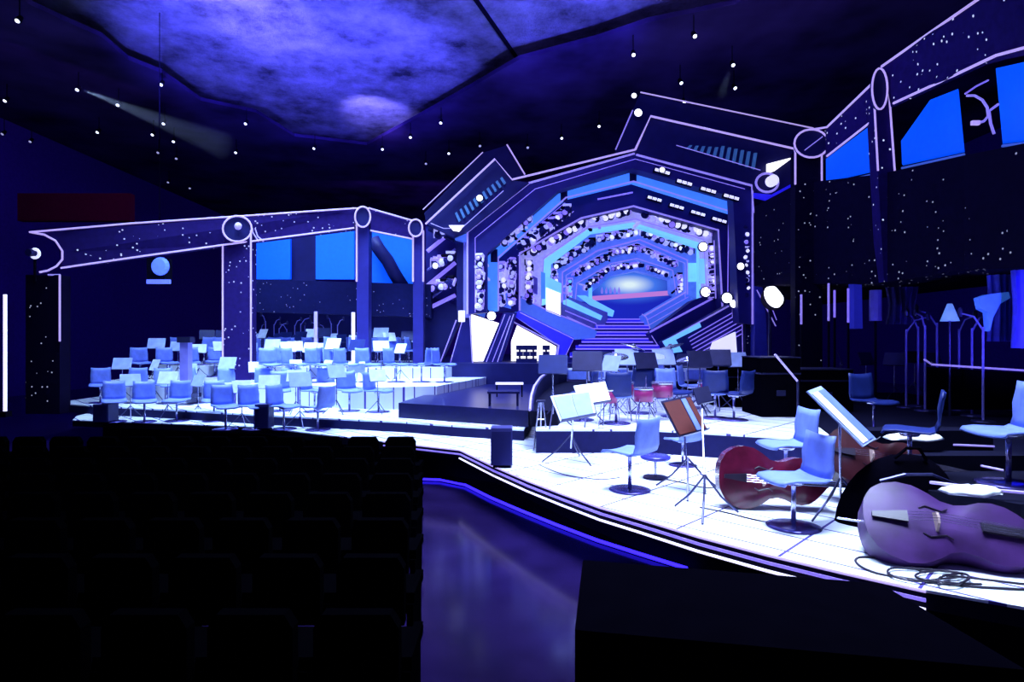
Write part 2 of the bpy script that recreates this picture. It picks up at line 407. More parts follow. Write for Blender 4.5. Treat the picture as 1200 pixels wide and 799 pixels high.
t = T_('innermost arch of the tunnel framing the far screen', 25, 684)
ring('arch_face', [(673, 353), (675, 331), (716, 308), (746, 302), (789, 316), (793, 347)], R7, 25, .6, ARCHPALE, t)

# dark backing around the end of the tunnel
scr = T_('far blue screen with a white starburst at the tunnel end', 27, 742, 380, 'stage_screen', 'screen')
sm = mat('screen_picture', (.0, .0, .1), .6)
def screen_mat():
    nt = sm.node_tree; b = nt.nodes['Principled BSDF']
    tc = nt.nodes.new('ShaderNodeTexCoord'); sx = nt.nodes.new('ShaderNodeSeparateXYZ'); nt.links.new(tc.outputs['Generated'], sx.inputs[0])
    def M(op, a, b_=None, c=None):
        n = nt.nodes.new('ShaderNodeMath'); n.operation = op
        for i, q in enumerate((a, b_, c)):
            if q is None: continue
            if isinstance(q, (int, float)): n.inputs[i].default_value = q
            else: nt.links.new(q, n.inputs[i])
        return n.outputs[0]
    dx = M('MULTIPLY', M('SUBTRACT', sx.outputs[0], .48), 2.0); dz = M('MULTIPLY', M('SUBTRACT', sx.outputs[2], .68), 3.6)
    rr = M('SQRT', M('ADD', M('MULTIPLY', dx, dx), M('MULTIPLY', dz, dz)))
    glow = M('POWER', M('MAXIMUM', M('SUBTRACT', 1.1, rr), 0), 1.4)
    tilt = M('ADD', sx.outputs[2], M('MULTIPLY', sx.outputs[0], -.1))
    line = M('LESS_THAN', M('ABSOLUTE', M('SUBTRACT', tilt, .47)), .035)
    r = nt.nodes.new('ShaderNodeValToRGB'); el = r.color_ramp.elements
    el[0].color = (.01, .02, .5, 1); el[1].color = (.8, .97, 1, 1)
    e = el.new(.45); e.color = (.06, .2, .9, 1)
    nt.links.new(glow, r.inputs['Fac'])
    mx = nt.nodes.new('ShaderNodeMix'); mx.data_type = 'RGBA'
    nt.links.new(line, mx.inputs['Factor']); nt.links.new(r.outputs['Color'], mx.inputs['A']); mx.inputs['B'].default_value = (.55, .22, .75, 1)
    nt.links.new(mx.outputs['Result'], b.inputs['Emission Color']); b.inputs['Emission Strength'].default_value = .9
screen_mat()
panel('screen_face', [(684, 308), (796, 308), (796, 388), (684, 388)], 27, .2, sm, scr)
for k in range(5):
    x = 704 + k * 5
    panel('pale_mark', [(x, 341), (x + 1.5, 336), (x + 3, 341), (x + 2.6, 344), (x + .4, 344)], 26.95, .02, NEON_DIM, scr)

# inner right / left verticals with ladder fixtures
t = T_('cyan glowing pillar low on the left near the tunnel end', 24.9, 690, 370, 'light_pillar', 'light pillar')
panel('glow_panel', [(690, 336), (694, 336), (694, 356), (690, 356)], 24.9, .1, LEDCYAN, t)
t = T_('pale cyan pillar on the right flank of the tunnel', 21.4, 815, 355, 'light_pillar', 'light pillar')
panel('glow_panel', [(807, 308), (816, 308), (816, 330), (807, 330)], 21.4, .1, LEDCYAN, t)
panel('glow_panel', [(820, 303), (827, 303), (827, 332), (820, 332)], 20.25, .1, LEDCYAN, t)
t = T_('glaring white rectangular panel on the left flank of the tunnel', 20.95, 650, 372, 'backlit_panel', 'light panel')
panel('panel_face', [(640, 337), (657, 344), (657, 372), (640, 366)], 20.2, .08, WHITEPANEL, t)
panel('cyan_cap', [(640, 323), (658, 332), (658, 344), (640, 336)], 20.2, .08, LEDCYAN, t)
t = T_('blue framed block with pale edge on the left flank of the tunnel', 20.1, 630, 372, 'set_block', 'set panel')
panel('block_face', [(634, 318), (639, 320), (639, 350), (634, 350)], 20.1, .1, LEDBLUE, t)
panel('block_side', [(615, 318), (630, 326), (630, 345), (615, 340)], 20.1, .1, SETLILAC, t)

# lower left diagonal steps --------------------------------------------------
t = T_('electric blue slanting side wall left of the tunnel stairs', 18.9, 665, name='tunnel_side_wall', cat='set wall')
panel('lower_wall', [(600, 368), (609, 364), (673, 396), (658, 424), (650, 424), (655, 405)], 18.7, .5, LEDELEC, t)
strip('wall_strip', [(600, 372), (603, 378), (655, 405), (652, 424)], 18.7, 2.0, NEON_DIM, t)
strip('wall_strip', [(609, 366), (672, 397), (660, 422)], 18.6, 1.3, NEON_VIOLET, t)
t = T_('mid blue stepped ledge left of the tunnel stairs', 20, 665, 392, 'tunnel_side_wall', 'set wall')
panel('ledge_face', [(603, 348), (612, 347), (640, 364), (700, 388), (697, 396), (674, 398), (603, 366)], 20, .6, LEDMID, t)
strip('ledge_strip', [(612, 349), (640, 363), (697, 386)], 20, 1.8, NEON_VIOLET, t)
t = T_('pale cyan double ledge nearest the top left of the stairs', 22.5, 680, 390, 'tunnel_side_wall', 'set wall')
panel('ledge_face', [(658, 352), (668, 348), (712, 366), (712, 374), (703, 393), (690, 391), (658, 376)], 22.2, .8, SETLILAC, t)
panel('ledge_glow', [(660, 352), (665, 350), (706, 370), (704, 375), (660, 356)], 22.1, .1, LEDCYAN, t)
panel('ledge_glow', [(676, 346), (686, 346), (720, 364), (718, 371), (706, 368)], 24.6, .1, LEDCYAN, t)
strip('ledge_strip', [(662, 364), (698, 379), (702, 391)], 22.1, 1.5, NEON_VIOLET, t)
strip('ledge_strip', [(664, 371), (692, 384)], 22.1, 1.5, NEON_DIM, t)
# lower right
t = T_('pale blue slanting side wall nearest the top right of the stairs', 22.5, 780, 385, 'tunnel_side_wall', 'set wall')
panel('wall_face', [(754, 370), (805, 340), (812, 356), (762, 390)], 22.2, .8, LEDMID, t)
strip('wall_strip', [(755, 370), (804, 342)], 22.2, 2.4, NEON_DIM, t)
strip('wall_strip', [(758, 375), (806, 348)], 22.2, 1.0, NEON_VIOLET, t)
strip('wall_strip', [(760, 381), (809, 353)], 22.2, 1.0, NEON_DIM, t)
strip('wall_strip', [(752, 368), (757, 372), (763, 390)], 22.1, 1.6, NEON_DIM, t)
t = T_('dark navy slanting side wall right of the stairs with lilac edges', 20, 790, 400, 'tunnel_side_wall', 'set wall')
panel('wall_face', [(761, 391), (812, 352), (848, 340), (856, 357), (778, 402), (774, 418)], 20, .6, NAVY, t)
strip('wall_strip', [(761, 389), (847, 343)], 20, 3.0, NEON_VIOLET, t)
strip('wall_strip', [(763, 393), (780, 420)], 19.9, 1.3, NEON_DIM, t)
t = T_('striped violet side wall with cyan bracket right of the stairs', 18.9, 830, name='tunnel_side_wall', cat='set wall')
panel('wall_face', [(776, 401), (858, 355), (873, 368), (876, 392), (812, 422), (786, 424)], 18.8, .5, NAVY, t)
strip('wall_strip', [(776, 401), (858, 356), (872, 369)], 18.7, 2.4, NEON_DIM, t)
panel('cyan_bracket', [(777, 400), (820, 378), (822, 383), (792, 398), (800, 412), (786, 414)], 18.6, .12, LEDCYAN, t)
for k in range(7):
    q = k / 6
    strip('violet_strip', [(lerp(806, 816, q), lerp(396, 420, q)), (lerp(862, 874, q), lerp(364, 388, q))], 18.7, 1.5, NEON_VIOLET, t)

# staircase -------------------------------------------------------------------
t = T_('wide blue staircase climbing the middle of the light tunnel', 18.4, 720, 424, 'tunnel_staircase', 'staircase')
N = 12
for i in range(N):
    q = i / (N - 1); D = 18.4 + .42 * i; y = lerp(418, 374, q ** .92); xl = lerp(666, 704, q); xr = lerp(779, 757, q)
    a, b_ = P(xl, y, D), P(xr, y, D)
    zb = 1.1 if i == 0 else zprev - .05
    MB().prism([(a.x, D, a.z), (b_.x, D, b_.z), (b_.x, D, zb), (a.x, D, zb)], (0, 27 - D if i == N - 1 else .5, 0)).build('stair_step', LEDELEC if i % 2 else NAVY, t, world=True)
    MB().tube([a + Vector((.05, -.02, 0)), b_ + Vector((-.05, -.02, 0))], .024).build('nosing_strip', NEON_VIOLET, t, world=True)
    zprev = a.z

# left wing of portal -----------------------------------------------------------
t = T_('left wing panel of the portal with louvres and lavender outline', 17.8, 520, 262, 'portal_wing', 'set panel')
panel('wing_face', [(499, 262), (580, 187), (600, 211), (620, 214), (548, 271), (532, 278)], 17.8, .4, NAVY2, t)
strip('outline_strip', [(499, 263), (580, 187), (600, 211), (744, 176)], 17.7, 3.0, NEON, t)
strip('inner_strip', [(505, 262), (520, 268), (541, 268), (590, 224)], 17.7, 1.2, NEON_DIM, t)
for k in range(11):
    x = 533 + k * 5.3; y = 262 - k * 4.4
    panel('louvre', [(x, y - 12 + k * .3), (x + 2.3, y - 14 + k * .3), (x + 7, y - 4), (x + 4.5, y - 2)], 17.72, .06, mat('louvre_teal', (.05, .15, .3), .5, emit=(.02, .07, .22), es=.8), t)
panel('white_lamp_panel', [(526, 264), (544, 264), (538, 271), (531, 270)], 17.7, .06, WHITEPANEL, t)
t = T_('thin dark fin rising behind the left portal wing', 18.5, 560, 250, 'portal_fin', 'set panel')
panel('fin_face', [(497, 250), (566, 179), (594, 170), (616, 206), (600, 211), (580, 190), (500, 263)], 18.5, .2, NAVY2, t)
strip('outline_strip', [(496, 246), (566, 179)], 18.4, 1.6, NEON, t)
strip('outline_strip', [(594, 170), (615, 205)], 18.4, 2.2, NEON, t)
# right wing
t = T_('right wing panel of the portal with louvres and lavender outline', 17.8, 900, 220, 'portal_wing', 'set panel')
panel('wing_face', [(744, 176), (762, 137), (930, 175), (932, 222), (905, 236), (884, 222), (880, 216), (745, 179)], 17.8, .72, NAVY2, t)
strip('outline_strip', [(744, 176), (762, 137), (930, 175), (931, 222)], 17.7, 3.4, NEON, t)
strip('inner_strip', [(792, 171), (816, 178), (890, 200)], 17.7, 1.4, NEON_DIM, t)
strip('lower_strip', [(745, 182), (880, 218), (882, 250)], 17.7, 3.4, NEON_DIM, t)
for k in range(11):
    x = 806 + k * 7.6; y = 163 + k * 1.6
    panel('louvre', [(x + 2, y - 1 + (8 - k if k < 5 else 1)), (x + 5.5, y - 1 + (8 - k if k < 5 else 1)), (x + 2.6, y + 11 + k * .8), (x - .8, y + 10 + k * .8)], 17.72, .06, MATS['louvre_teal'], t)
panel('white_lamp_panel', [(899, 192), (930, 184), (908, 200), (899, 203)], 17.65, .06, WHITEPANEL, t)
def ellipse(cx, cy, rx, ry, n=22): return [(cx + rx * math.cos(2 * PI * i / n), cy + ry * math.sin(2 * PI * i / n)) for i in range(n)]
MB().tube([P(x, y, 17.6) for x, y in ellipse(899, 214, 13, 11)], .035, closed=True).build('ring_strip', NEON_DIM, t, world=True)
MB().lathe([(.0, 0), (.16, 0), (.16, .2), (0, .2)], P(903, 213, 17.5), M=Matrix.Rotation(PI / 2, 4, 'X')).build('lamp', LAMPSOFT, t, world=True)
panel('lower_bracket', [(884, 231), (905, 236), (932, 220), (930, 214), (904, 228), (884, 226)], 17.6, .1, LEDELEC, t)
t = T_('thin dark fin with a bright line rising behind the right portal wing', 18.5, 850, 180, 'portal_fin', 'set panel')
panel('fin_face', [(721, 178), (741, 130), (750, 110), (952, 151), (934, 180), (762, 140), (744, 180)], 18.5, .2, NAVY2, t)
strip('outline_strip', [(721, 176), (741, 130)], 18.4, 2.0, NEON_DIM, t)
strip('outline_strip', [(750, 109), (952, 151)], 18.4, 2.2, NEON, t)

# left flank of the portal: piers, lattices and white panels -------------------
t = T_('navy lattice flank left of the light tunnel', 18.3, 520, 426, 'portal_flank', 'set panel')
panel('back_panel', [(499, 265), (548, 270), (548, 368), (499, 345)], 18.6, .3, NAVY, t)
for k, (y0, y1) in enumerate(((285, 266), (307, 290), (325, 306), (343, 326), (352, 344))):
    strip('lattice_bar', [(501, y0 + 10), (534, y1 + 2)], 18.45, 3.5 if k % 2 else 6, SETLILAC if k % 2 else NEON_VIOLET, t)
strip('lattice_bar', [(503, 268), (533, 282)], 18.4, 8, NAVY2, t)
panel('dark_pier', [(535, 285), (543, 285), (543, 366), (535, 366)], 18.1, .3, NAVY2, t)
panel('lilac_pier', [(543, 282), (551, 282), (551, 372), (543, 372)], 18.05, .3, SETLILAC, t)
panel('cyan_cap', [(533, 269), (548, 272), (548, 284), (533, 280)], 18.0, .3, LEDMID, t)
panel('dark_skirt', [(500, 345), (535, 358), (543, 368), (518, 425), (500, 425)], 18.5, .3, NAVY2, t)
strip('leg_strip', [(535, 375), (516, 425)], 18.2, 1.6, NEON_VIOLET, t)
strip('leg_strip', [(543, 372), (528, 425)], 18.2, 1.4, NEON_VIOLET, t)
strip('leg_strip', [(551, 370), (554, 425)], 18.0, 2.2, NEON_DIM, t)
panel('leg_panel', [(543, 372), (551, 370), (554, 425), (529, 425)], 18.25, .2, NAVY, t)
MB().cyl(P(541, 364, 17.9), P(541, 377, 17.9), .1).build('white_lamp', LAMPSOFT, t, world=True)
t = T_('narrow glaring white panel left of the slanted portal leg', 19, 562, 424, 'backlit_panel', 'light panel')
panel('panel_face', [(552, 368), (586, 379), (574, 417), (558, 424), (554, 424)], 19.0, .15, WHITEPANEL, t)
panel('panel_foot', [(555, 415), (562, 400), (574, 412), (574, 426), (555, 426)], 19.2, .15, LAMPSOFT, t)
t = T_('slanted navy frame of the portal between two white panels', 18.2, 580, 424, 'slanted_portal_frame', 'set frame')
panel('leg_face', [(590, 366), (606, 366), (588, 424), (566, 424)], 18.3, .4, NAVY, t)
strip('leg_strip', [(592, 368), (570, 424)], 18.2, 1.2, NEON_VIOLET, t)
strip('leg_strip', [(602, 368), (583, 424)], 18.2, 1.4, NEON_DIM, t)
strip('leg_strip', [(598, 370), (577, 424)], 18.2, 1.2, NEON_VIOLET, t)
t = T_('broad glaring white panel under the slanting blue wall on the left', 19.3, 628, 424, 'backlit_panel', 'light panel')
panel('panel_face', [(606, 381), (652, 406), (650, 424), (599, 424), (599, 400)], 19.5, .15, WHITEPANEL, t)
t = T_('white backlit panel at the foot of the right striped wall', 18.6, 845, 424, 'backlit_panel', 'light panel')
panel('panel_face', [(836, 401), (862, 389), (864, 418), (830, 420)], 18.5, .12, LAMPSOFT, t)
t = T_('cluster of small blue lit panels beside the blue arch on the left', 18.05, 562, 372, 'blue_panel_cluster', 'light panel')
panel('blue_panel', [(553, 312), (570, 318), (570, 348), (553, 340)], 18.5, .08, LEDBLUE, t)
panel('blue_panel', [(553, 352), (570, 360), (568, 372), (553, 366)], 18.5, .08, LEDMID, t)
panel('blue_panel', [(585, 340), (599, 344), (599, 362), (585, 358)], 19.35, .08, LEDMID, t)
panel('white_panel', [(588, 314), (600, 318), (597, 338), (588, 332)], 19.35, .08, ARCHWHITE, t)
panel('white_panel', [(612, 318), (630, 326), (630, 352), (612, 346)], 20.25, .08, ARCHWHITE, t)
# small dark double lamps in front of the white panel
dl = thing('lamp_stack', 'x', 'lamp', (0, 0, 0), 0, 'dark lamp stacks in front of the white panel')
MB().box((0, 0, .06), (.22, .16, .12)).build('base', NAVY2, dl)
MB().cyl((0, 0, .1), (0, 0, .5), .03).build('pole', NAVY2, dl)
MB().box((0, 0, .26), (.2, .14, .14)).box((0, 0, .45), (.22, .14, .14)).build('lamp_housing', NAVY2, dl)
freeze(dl)
for i, x in enumerate((609, 617, 625, 640)):
    place(dl, (P(x, 424, 18.05).x, 18.05, 1.1), label=nth(i, 4) + ' of four dark lamp stacks before the white panel')

# right flank of tunnel
t = T_('navy right flank of the light tunnel with vertical light strips', 18.3, 868, 426, 'portal_flank', 'set panel')
panel('back_panel', [(858, 245), (884, 235), (886, 426), (868, 426), (860, 370)], 18.7, .3, NAVY, t)
strip('vertical_strip', [(862, 250), (863, 372)], 18.6, 3.0, NEON_DIM, t)
strip('vertical_strip', [(853, 262), (852, 350)], 19.2, 1.6, NEON_VIOLET, t)
strip('vertical_strip', [(836, 282), (838, 350)], 19.3, 2.0, NEON_DIM, t)
strip('vertical_strip', [(868, 300), (870, 426)], 18.5, 2.0, NEON_VIOLET, t)
for k in range(10):
    strip('ladder_rung', [(829, 300 + k * 5.5), (836, 299 + k * 5.5)], 19.2, 1.8, NEON_DIM, t)
panel('outer_column', [(885, 320), (895, 320), (900, 426), (884, 426)], 17.9, .3, SETBLUE, t)
panel('dark_column', [(872, 250), (886, 245), (886, 426), (874, 426)], 18.2, .3, SPECKD, t)
strip('brace_strip', [(886, 340), (908, 382)], 17.5, 1.8, NEON_DIM, t)
strip('brace_strip', [(893, 334), (909, 375)], 17.5, 1.4, NEON_VIOLET, t)

# ================================================================== FIXTURES
mh = thing('moving_light', 'x', 'stage light', (0, 0, 0))
MB().prism([(-.09, -.08, .075), (.09, -.08, .075), (.09, .06, .075), (.03, .06, .075), (.03, .5, .075), (-.03, .5, .075), (-.03, .06, .075), (-.09, .06, .075)], (0, 0, .05)).build('base', RIG, mh)
MB().prism([(-.1, -.03, .1), (-.1, -.03, -.06), (-.08, -.03, -.06), (-.08, -.03, .075), (.08, -.03, .075), (.08, -.03, -.06), (.1, -.03, -.06), (.1, -.03, .1)], (0, .06, 0)).build('yoke', LAMPSILVER, mh)
mh_h = MB().lathe([(.0, -.06), (.06, -.06), (.08, .0), (.075, .1), (.0, .1)], (0, 0, -.02), 12, Matrix.Rotation(PI / 2, 4, 'X')).build('head', NAVY2, mh)
MB().lathe([(.0, 0), (.062, 0), (.05, .02), (.0, .03)], (0, -.1, -.02), 12, Matrix.Rotation(PI / 2, 4, 'X')).build('lens', LAMPSILVER, mh)
freeze(mh)
def along(pts, n):
    L = [0]
    for a, b in zip(pts, pts[1:]): L.append(L[-1] + math.dist(a, b))
    out = []
    for i in range(n):
        s = L[-1] * (i + .5) / n
        for k in range(len(pts) - 1):
            if L[k + 1] >= s:
                q = (s - L[k]) / (L[k + 1] - L[k]); out.append((lerp(pts[k][0], pts[k + 1][0], q), lerp(pts[k][1], pts[k + 1][1], q))); break
    return out
def row(pts, n, D, sc, where, group, lens=LAMPSILVER, jit=.6):
    n = min(20, round(n * 1.45)); jit = 1.1
    for i, (x, y) in enumerate(along(pts, n)):
        p = P(x + random.uniform(-jit, jit), y + random.uniform(-jit, jit), D)
        place(mh, p, (random.uniform(-.5, .3), 0, random.uniform(-.6, .6)),
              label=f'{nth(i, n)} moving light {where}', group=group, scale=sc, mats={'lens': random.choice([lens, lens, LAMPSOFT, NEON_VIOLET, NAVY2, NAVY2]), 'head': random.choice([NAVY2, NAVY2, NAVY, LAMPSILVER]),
                    'base': random.choice([RIG, LAMPSILVER, NEON_VIOLET]), 'yoke': random.choice([LAMPSILVER, NAVY2, NEON_DIM])})  # emission on heads, bases and yokes makes the housings look lit
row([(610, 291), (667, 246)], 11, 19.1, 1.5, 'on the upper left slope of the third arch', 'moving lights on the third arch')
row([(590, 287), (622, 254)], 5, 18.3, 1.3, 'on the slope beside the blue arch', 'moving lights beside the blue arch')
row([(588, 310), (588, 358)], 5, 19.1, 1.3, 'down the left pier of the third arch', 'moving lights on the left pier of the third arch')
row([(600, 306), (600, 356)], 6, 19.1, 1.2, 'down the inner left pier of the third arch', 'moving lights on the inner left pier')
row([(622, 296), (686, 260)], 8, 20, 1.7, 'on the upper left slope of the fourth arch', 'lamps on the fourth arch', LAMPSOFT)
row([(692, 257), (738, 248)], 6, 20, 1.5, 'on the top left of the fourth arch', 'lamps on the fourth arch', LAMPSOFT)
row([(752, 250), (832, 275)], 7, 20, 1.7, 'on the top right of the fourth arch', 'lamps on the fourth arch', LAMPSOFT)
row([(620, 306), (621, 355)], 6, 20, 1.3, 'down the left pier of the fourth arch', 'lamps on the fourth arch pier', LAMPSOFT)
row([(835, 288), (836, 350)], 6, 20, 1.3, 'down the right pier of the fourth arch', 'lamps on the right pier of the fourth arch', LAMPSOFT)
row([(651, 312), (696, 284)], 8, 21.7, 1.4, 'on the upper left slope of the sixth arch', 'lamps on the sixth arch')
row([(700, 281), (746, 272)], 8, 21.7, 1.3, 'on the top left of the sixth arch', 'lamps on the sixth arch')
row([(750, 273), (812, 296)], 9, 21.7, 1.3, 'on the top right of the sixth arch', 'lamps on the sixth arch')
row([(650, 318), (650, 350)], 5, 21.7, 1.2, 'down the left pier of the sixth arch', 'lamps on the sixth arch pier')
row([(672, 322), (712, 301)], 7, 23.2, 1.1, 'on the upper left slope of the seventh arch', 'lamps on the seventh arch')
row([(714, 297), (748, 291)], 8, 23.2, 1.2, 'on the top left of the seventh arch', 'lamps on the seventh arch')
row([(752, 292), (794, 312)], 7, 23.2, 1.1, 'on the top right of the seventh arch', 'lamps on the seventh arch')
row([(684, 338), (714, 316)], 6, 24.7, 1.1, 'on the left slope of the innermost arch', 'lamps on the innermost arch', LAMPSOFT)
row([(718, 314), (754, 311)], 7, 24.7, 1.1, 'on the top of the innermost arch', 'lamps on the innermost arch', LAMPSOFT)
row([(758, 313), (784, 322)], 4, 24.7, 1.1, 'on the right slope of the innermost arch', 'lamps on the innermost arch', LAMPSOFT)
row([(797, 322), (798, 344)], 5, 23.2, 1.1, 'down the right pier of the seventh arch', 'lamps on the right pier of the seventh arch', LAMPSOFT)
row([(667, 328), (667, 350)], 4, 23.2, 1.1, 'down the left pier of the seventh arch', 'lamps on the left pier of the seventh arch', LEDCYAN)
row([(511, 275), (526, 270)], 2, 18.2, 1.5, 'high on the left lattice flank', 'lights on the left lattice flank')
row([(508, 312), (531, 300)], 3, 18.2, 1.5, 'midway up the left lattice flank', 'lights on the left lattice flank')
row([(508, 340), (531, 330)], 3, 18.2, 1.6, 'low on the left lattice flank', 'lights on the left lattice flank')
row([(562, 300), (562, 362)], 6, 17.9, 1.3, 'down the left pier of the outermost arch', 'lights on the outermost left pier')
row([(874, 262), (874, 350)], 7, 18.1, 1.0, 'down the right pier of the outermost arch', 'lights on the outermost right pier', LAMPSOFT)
# wide batten lights on right slopes
bt = thing('batten_light', 'x', 'stage light', (0, 0, 0))
MB().box((0, .05, 0), (.5, .12, .12)).build('housing', RIG, bt)
for k in range(3): MB().box((-.16 + k * .16, -.02, 0), (.13, .03, .08)).build('lens', LAMPSOFT, bt)
freeze(bt)
B1 = [(802, 214), (830, 223), (857, 231), (776, 201)]
for i, (x, y) in enumerate(sorted(B1)):
    place(bt, P(x, y, 17.85), (0, math.radians(16), 0), nth(i, 4) + ' white batten light above the blue arch on its right slope', 'batten lights above the blue arch')
for i, (x, y) in enumerate([(767, 233), (793, 242), (818, 250), (843, 258)]):
    place(bt, P(x, y, 19.2), (0, math.radians(16), 0), nth(i, 4) + ' white batten light under the blue arch on its right slope', 'batten lights under the blue arch')
# round bright lamps
gl = thing('round_lamp', 'x', 'stage light', (0, 0, 0))
MB().lathe([(0, .0), (.1, .02), (.15, .1), (.16, .2), (.0, .2)], (0, .2, 0), 14, Matrix.Rotation(PI / 2, 4, 'X')).build('housing', NAVY2, gl)
MB().lathe([(0, 0), (.13, 0), (.1, .05), (0, .07)], (0, .0, 0), 14, Matrix.Rotation(PI / 2, 4, 'X')).build('lens', LAMP, gl)
freeze(gl)
for x, y, D, s, w in ((824, 289, 19.8, 1.1, 'under the right end of the fourth arch'), (827, 342, 19.8, 1.2, 'low on the right pier of the fourth arch'),
                      (852, 349, 18.3, 1.2, 'at the lower right corner of the third arch'), (860, 356, 18.3, .9, 'where the striped wall meets the right flank'),
                      (576, 370, 18.0, 1.0, 'at the foot of the blue arch on the left'), (868, 312, 17.9, .8, 'halfway down the right flank strip'),
                      (562, 232, 17.6, .7, 'on the left wing beside the third arch'), (776, 199, 17.6, .6, 'on the right slope just under the wing'),
                      (748, 132, 18.2, .9, 'at the tip of the right portal fin'), (743, 112, 18.3, .6, 'above the tip of the right portal fin')):
    place(gl, P(x, y, D), label='glaring round lamp ' + w, scale=s)
# floodlight at right of the portal
t = thing('flood_light', 'big white glaring floodlight on a bracket right of the tunnel', 'floodlight', tuple(P(905, 425, 15.5)))
c = P(906, 348, 15.5)
MB().lathe([(0, 0), (.30, .0), (.27, .08), (0, .1)], c, 18, Matrix.Rotation(math.radians(70), 4, 'X') @ Matrix.Rotation(.4, 4, 'Y')).build('lens', LAMP, t, world=True)
MB().lathe([(.0, 0), (.15, 0), (.33, .28), (.0, .28)], c + Vector((.02, .32, -.02)), 18, Matrix.Rotation(PI / 2, 4, 'X')).build('housing', RIG, t, world=True)
MB().cyl(c + Vector((0, .2, -.2)), (c.x, 15.7, .3), .04).build('stand_pole', DARKMETAL, t, world=True)

# ceiling spots -------------------------------------------------------------
sp = thing('ceiling_spotlight', 'x', 'spotlight', (0, 0, 0))
MB().cyl((0, 0, .12), (0, 0, .75), .02).build('hanging_rod', RIG, sp)
MB().lathe([(.0, .12), (.08, .12), (.1, .0), (.12, -.18), (.0, -.18)], (0, 0, 0), 12, Matrix.Rotation(math.radians(-38), 4, 'X')).build('housing', RIG, sp)
MB().lathe([(.0, -.21), (.07, -.2), (.085, -.17), (.0, -.17)], (0, 0, 0), 12, Matrix.Rotation(math.radians(-38), 4, 'X')).build('lens', mat('spot_lens', (1, 1, 1), .4, emit=(.7, .74, 1), es=2.5), sp)
freeze(sp)
LS = [(23, 22), (8, 116), (5, 155), (37, 164), (92, 103), (139, 121), (190, 97), (116, 153), (193, 143), (180, 156), (204, 164), (186, 177), (207, 184), (198, 212), (223, 219), (289, 143), (277, 177), (369, 172)]
RS = [(813, 40), (742, 62), (858, 74), (860, 101), (797, 95), (801, 118), (702, 146), (658, 160), (618, 171), (562, 169), (526, 178), (499, 190), (517, 142), (481, 159), (448, 173)]
DIM = mat('spot_lens_dim', (1, 1, 1), .4, emit=(.3, .3, .6), es=1)
SPZ = 10.4
def spot_at(x, y, dim=False): 
    D = (SPZ - HZ) * F / (CY - y); return Vector(((x - CX) / F * D, D, SPZ))
for lst, side in ((sorted(LS), 'left'), (sorted(RS), 'right')):
    for i, (x, y) in enumerate(lst):
        dim = (x, y) in ((5, 155), (37, 164), (186, 177), (207, 184), (198, 212), (223, 219), (618, 171), (562, 169), (499, 190))
        place(sp, spot_at(x, y), (0, 0, random.uniform(-.3, .3)), f'{nth(i, len(lst))} ceiling spotlight in the {side} part of the dark rig', f'ceiling spotlights, {side} rig',
              scale=.72, mats={'lens': DIM} if dim else {'lens': MATS['spot_lens']})

# ================================================================== LEFT LED ARCADE
def LD(px): return lerp(14.2, 17.6, max(0, min(1, (px - 38) / 450)))
def LP(x, y, dd=0): return P(x, y, LD(x) + dd)
def lpanel(name, pts, t_, m, parent, dd=0): return MB().prism([LP(x, y, dd) for x, y in pts], (0, t_, 0)).build(name, m, parent, world=True)
def ltube(name, pts, parent, w=2.0, m=NEON, dd=-.06, closed=False): return MB().tube([LP(x, y, dd) for x, y in pts], w / 2 / F * 16, closed=closed).build(name, m, parent, world=True)
t = thing('light_beam', 'long star cloth beam outlined in lavender neon, left arcade', 'beam', tuple(LP(160, 300)))
lpanel('beam_panel', [(52, 272), (415, 245), (415, 268), (261, 287), (72, 313), (73, 296), (65, 282)], .3, SPECK, t)
ltube('upper_strip', [(34, 272), (150, 262), (270, 254), (415, 244), (433, 244)], t)
ltube('lower_strip', [(71, 314), (160, 301), (261, 287), (415, 267)], t)
ltube('curved_strip', [(310, 252), (303, 258), (299, 268), (302, 277), (309, 283)], t, 1.6, NEON_DIM)
ltube('curved_strip', [(303, 253), (296, 262), (296, 272), (303, 283)], t, 1.6, NEON_DIM)
t = thing('light_beam', 'short star cloth beam joining the left arcade to the portal', 'beam', tuple(LP(460, 280)))
lpanel('beam_panel', [(434, 245), (482, 259), (482, 279), (434, 270)], .3, SPECK, t)
ltube('upper_strip', [(433, 244), (482, 258), (491, 258)], t)
ltube('lower_strip', [(434, 270), (484, 280)], t)
ANCH = []
def column(x0, x1, y0, y1, label, m=SPECK, strips=(1, 1), zf=0.0, dd=0, w=2.2, sy1=None):
    D = (LD(x0) + LD(x1)) / 2 + dd
    t = thing('light_column', label, 'column', (P((x0 + x1) / 2, y1, D).x, D, P(x0, y1, D).z))
    MB().prism([P(x0, y0, D), P(x1, y0, D), (P(x1, 0, D).x, D, zf), (P(x0, 0, D).x, D, zf)], (0, .35, 0)).build('column_panel', m, t, world=True)
    for on, x in zip(strips, (x0, x1)):
        if on: MB().tube([P(x, y0, D - .05), P(x, sy1 or y1, D - .05)], w / 2 / F * D).build('neon_strip', NEON, t, world=True)
    return t
column(30, 70, 322, 400, 'wide star cloth column at the far left edge of the stage', m=SPECKB, strips=(0, 1), sy1=400)
column(261, 294, 270, 425, 'star cloth column between two neon lines, left arcade', sy1=424)
column(418, 432, 256, 425, 'narrow navy column beside the third blue window', m=NAVY, strips=(1, 0), sy1=330)
column(484, 496, 270, 425, 'slim navy column touching the left portal flank', m=NAVY, strips=(1, 1), sy1=330)
t = thing('neon_tube', 'tall white neon tube at the far left edge', 'neon tube', tuple(P(6, 482, 12.8)))
MB().cyl(P(6, 345, 12.8), P(6, 482, 12.8), .035).build('glass_tube', NEON_WHITE, t, world=True)
MB().box(P(6, 485, 12.8), (.16, .16, .12)).build('foot', RIG, t, world=True)
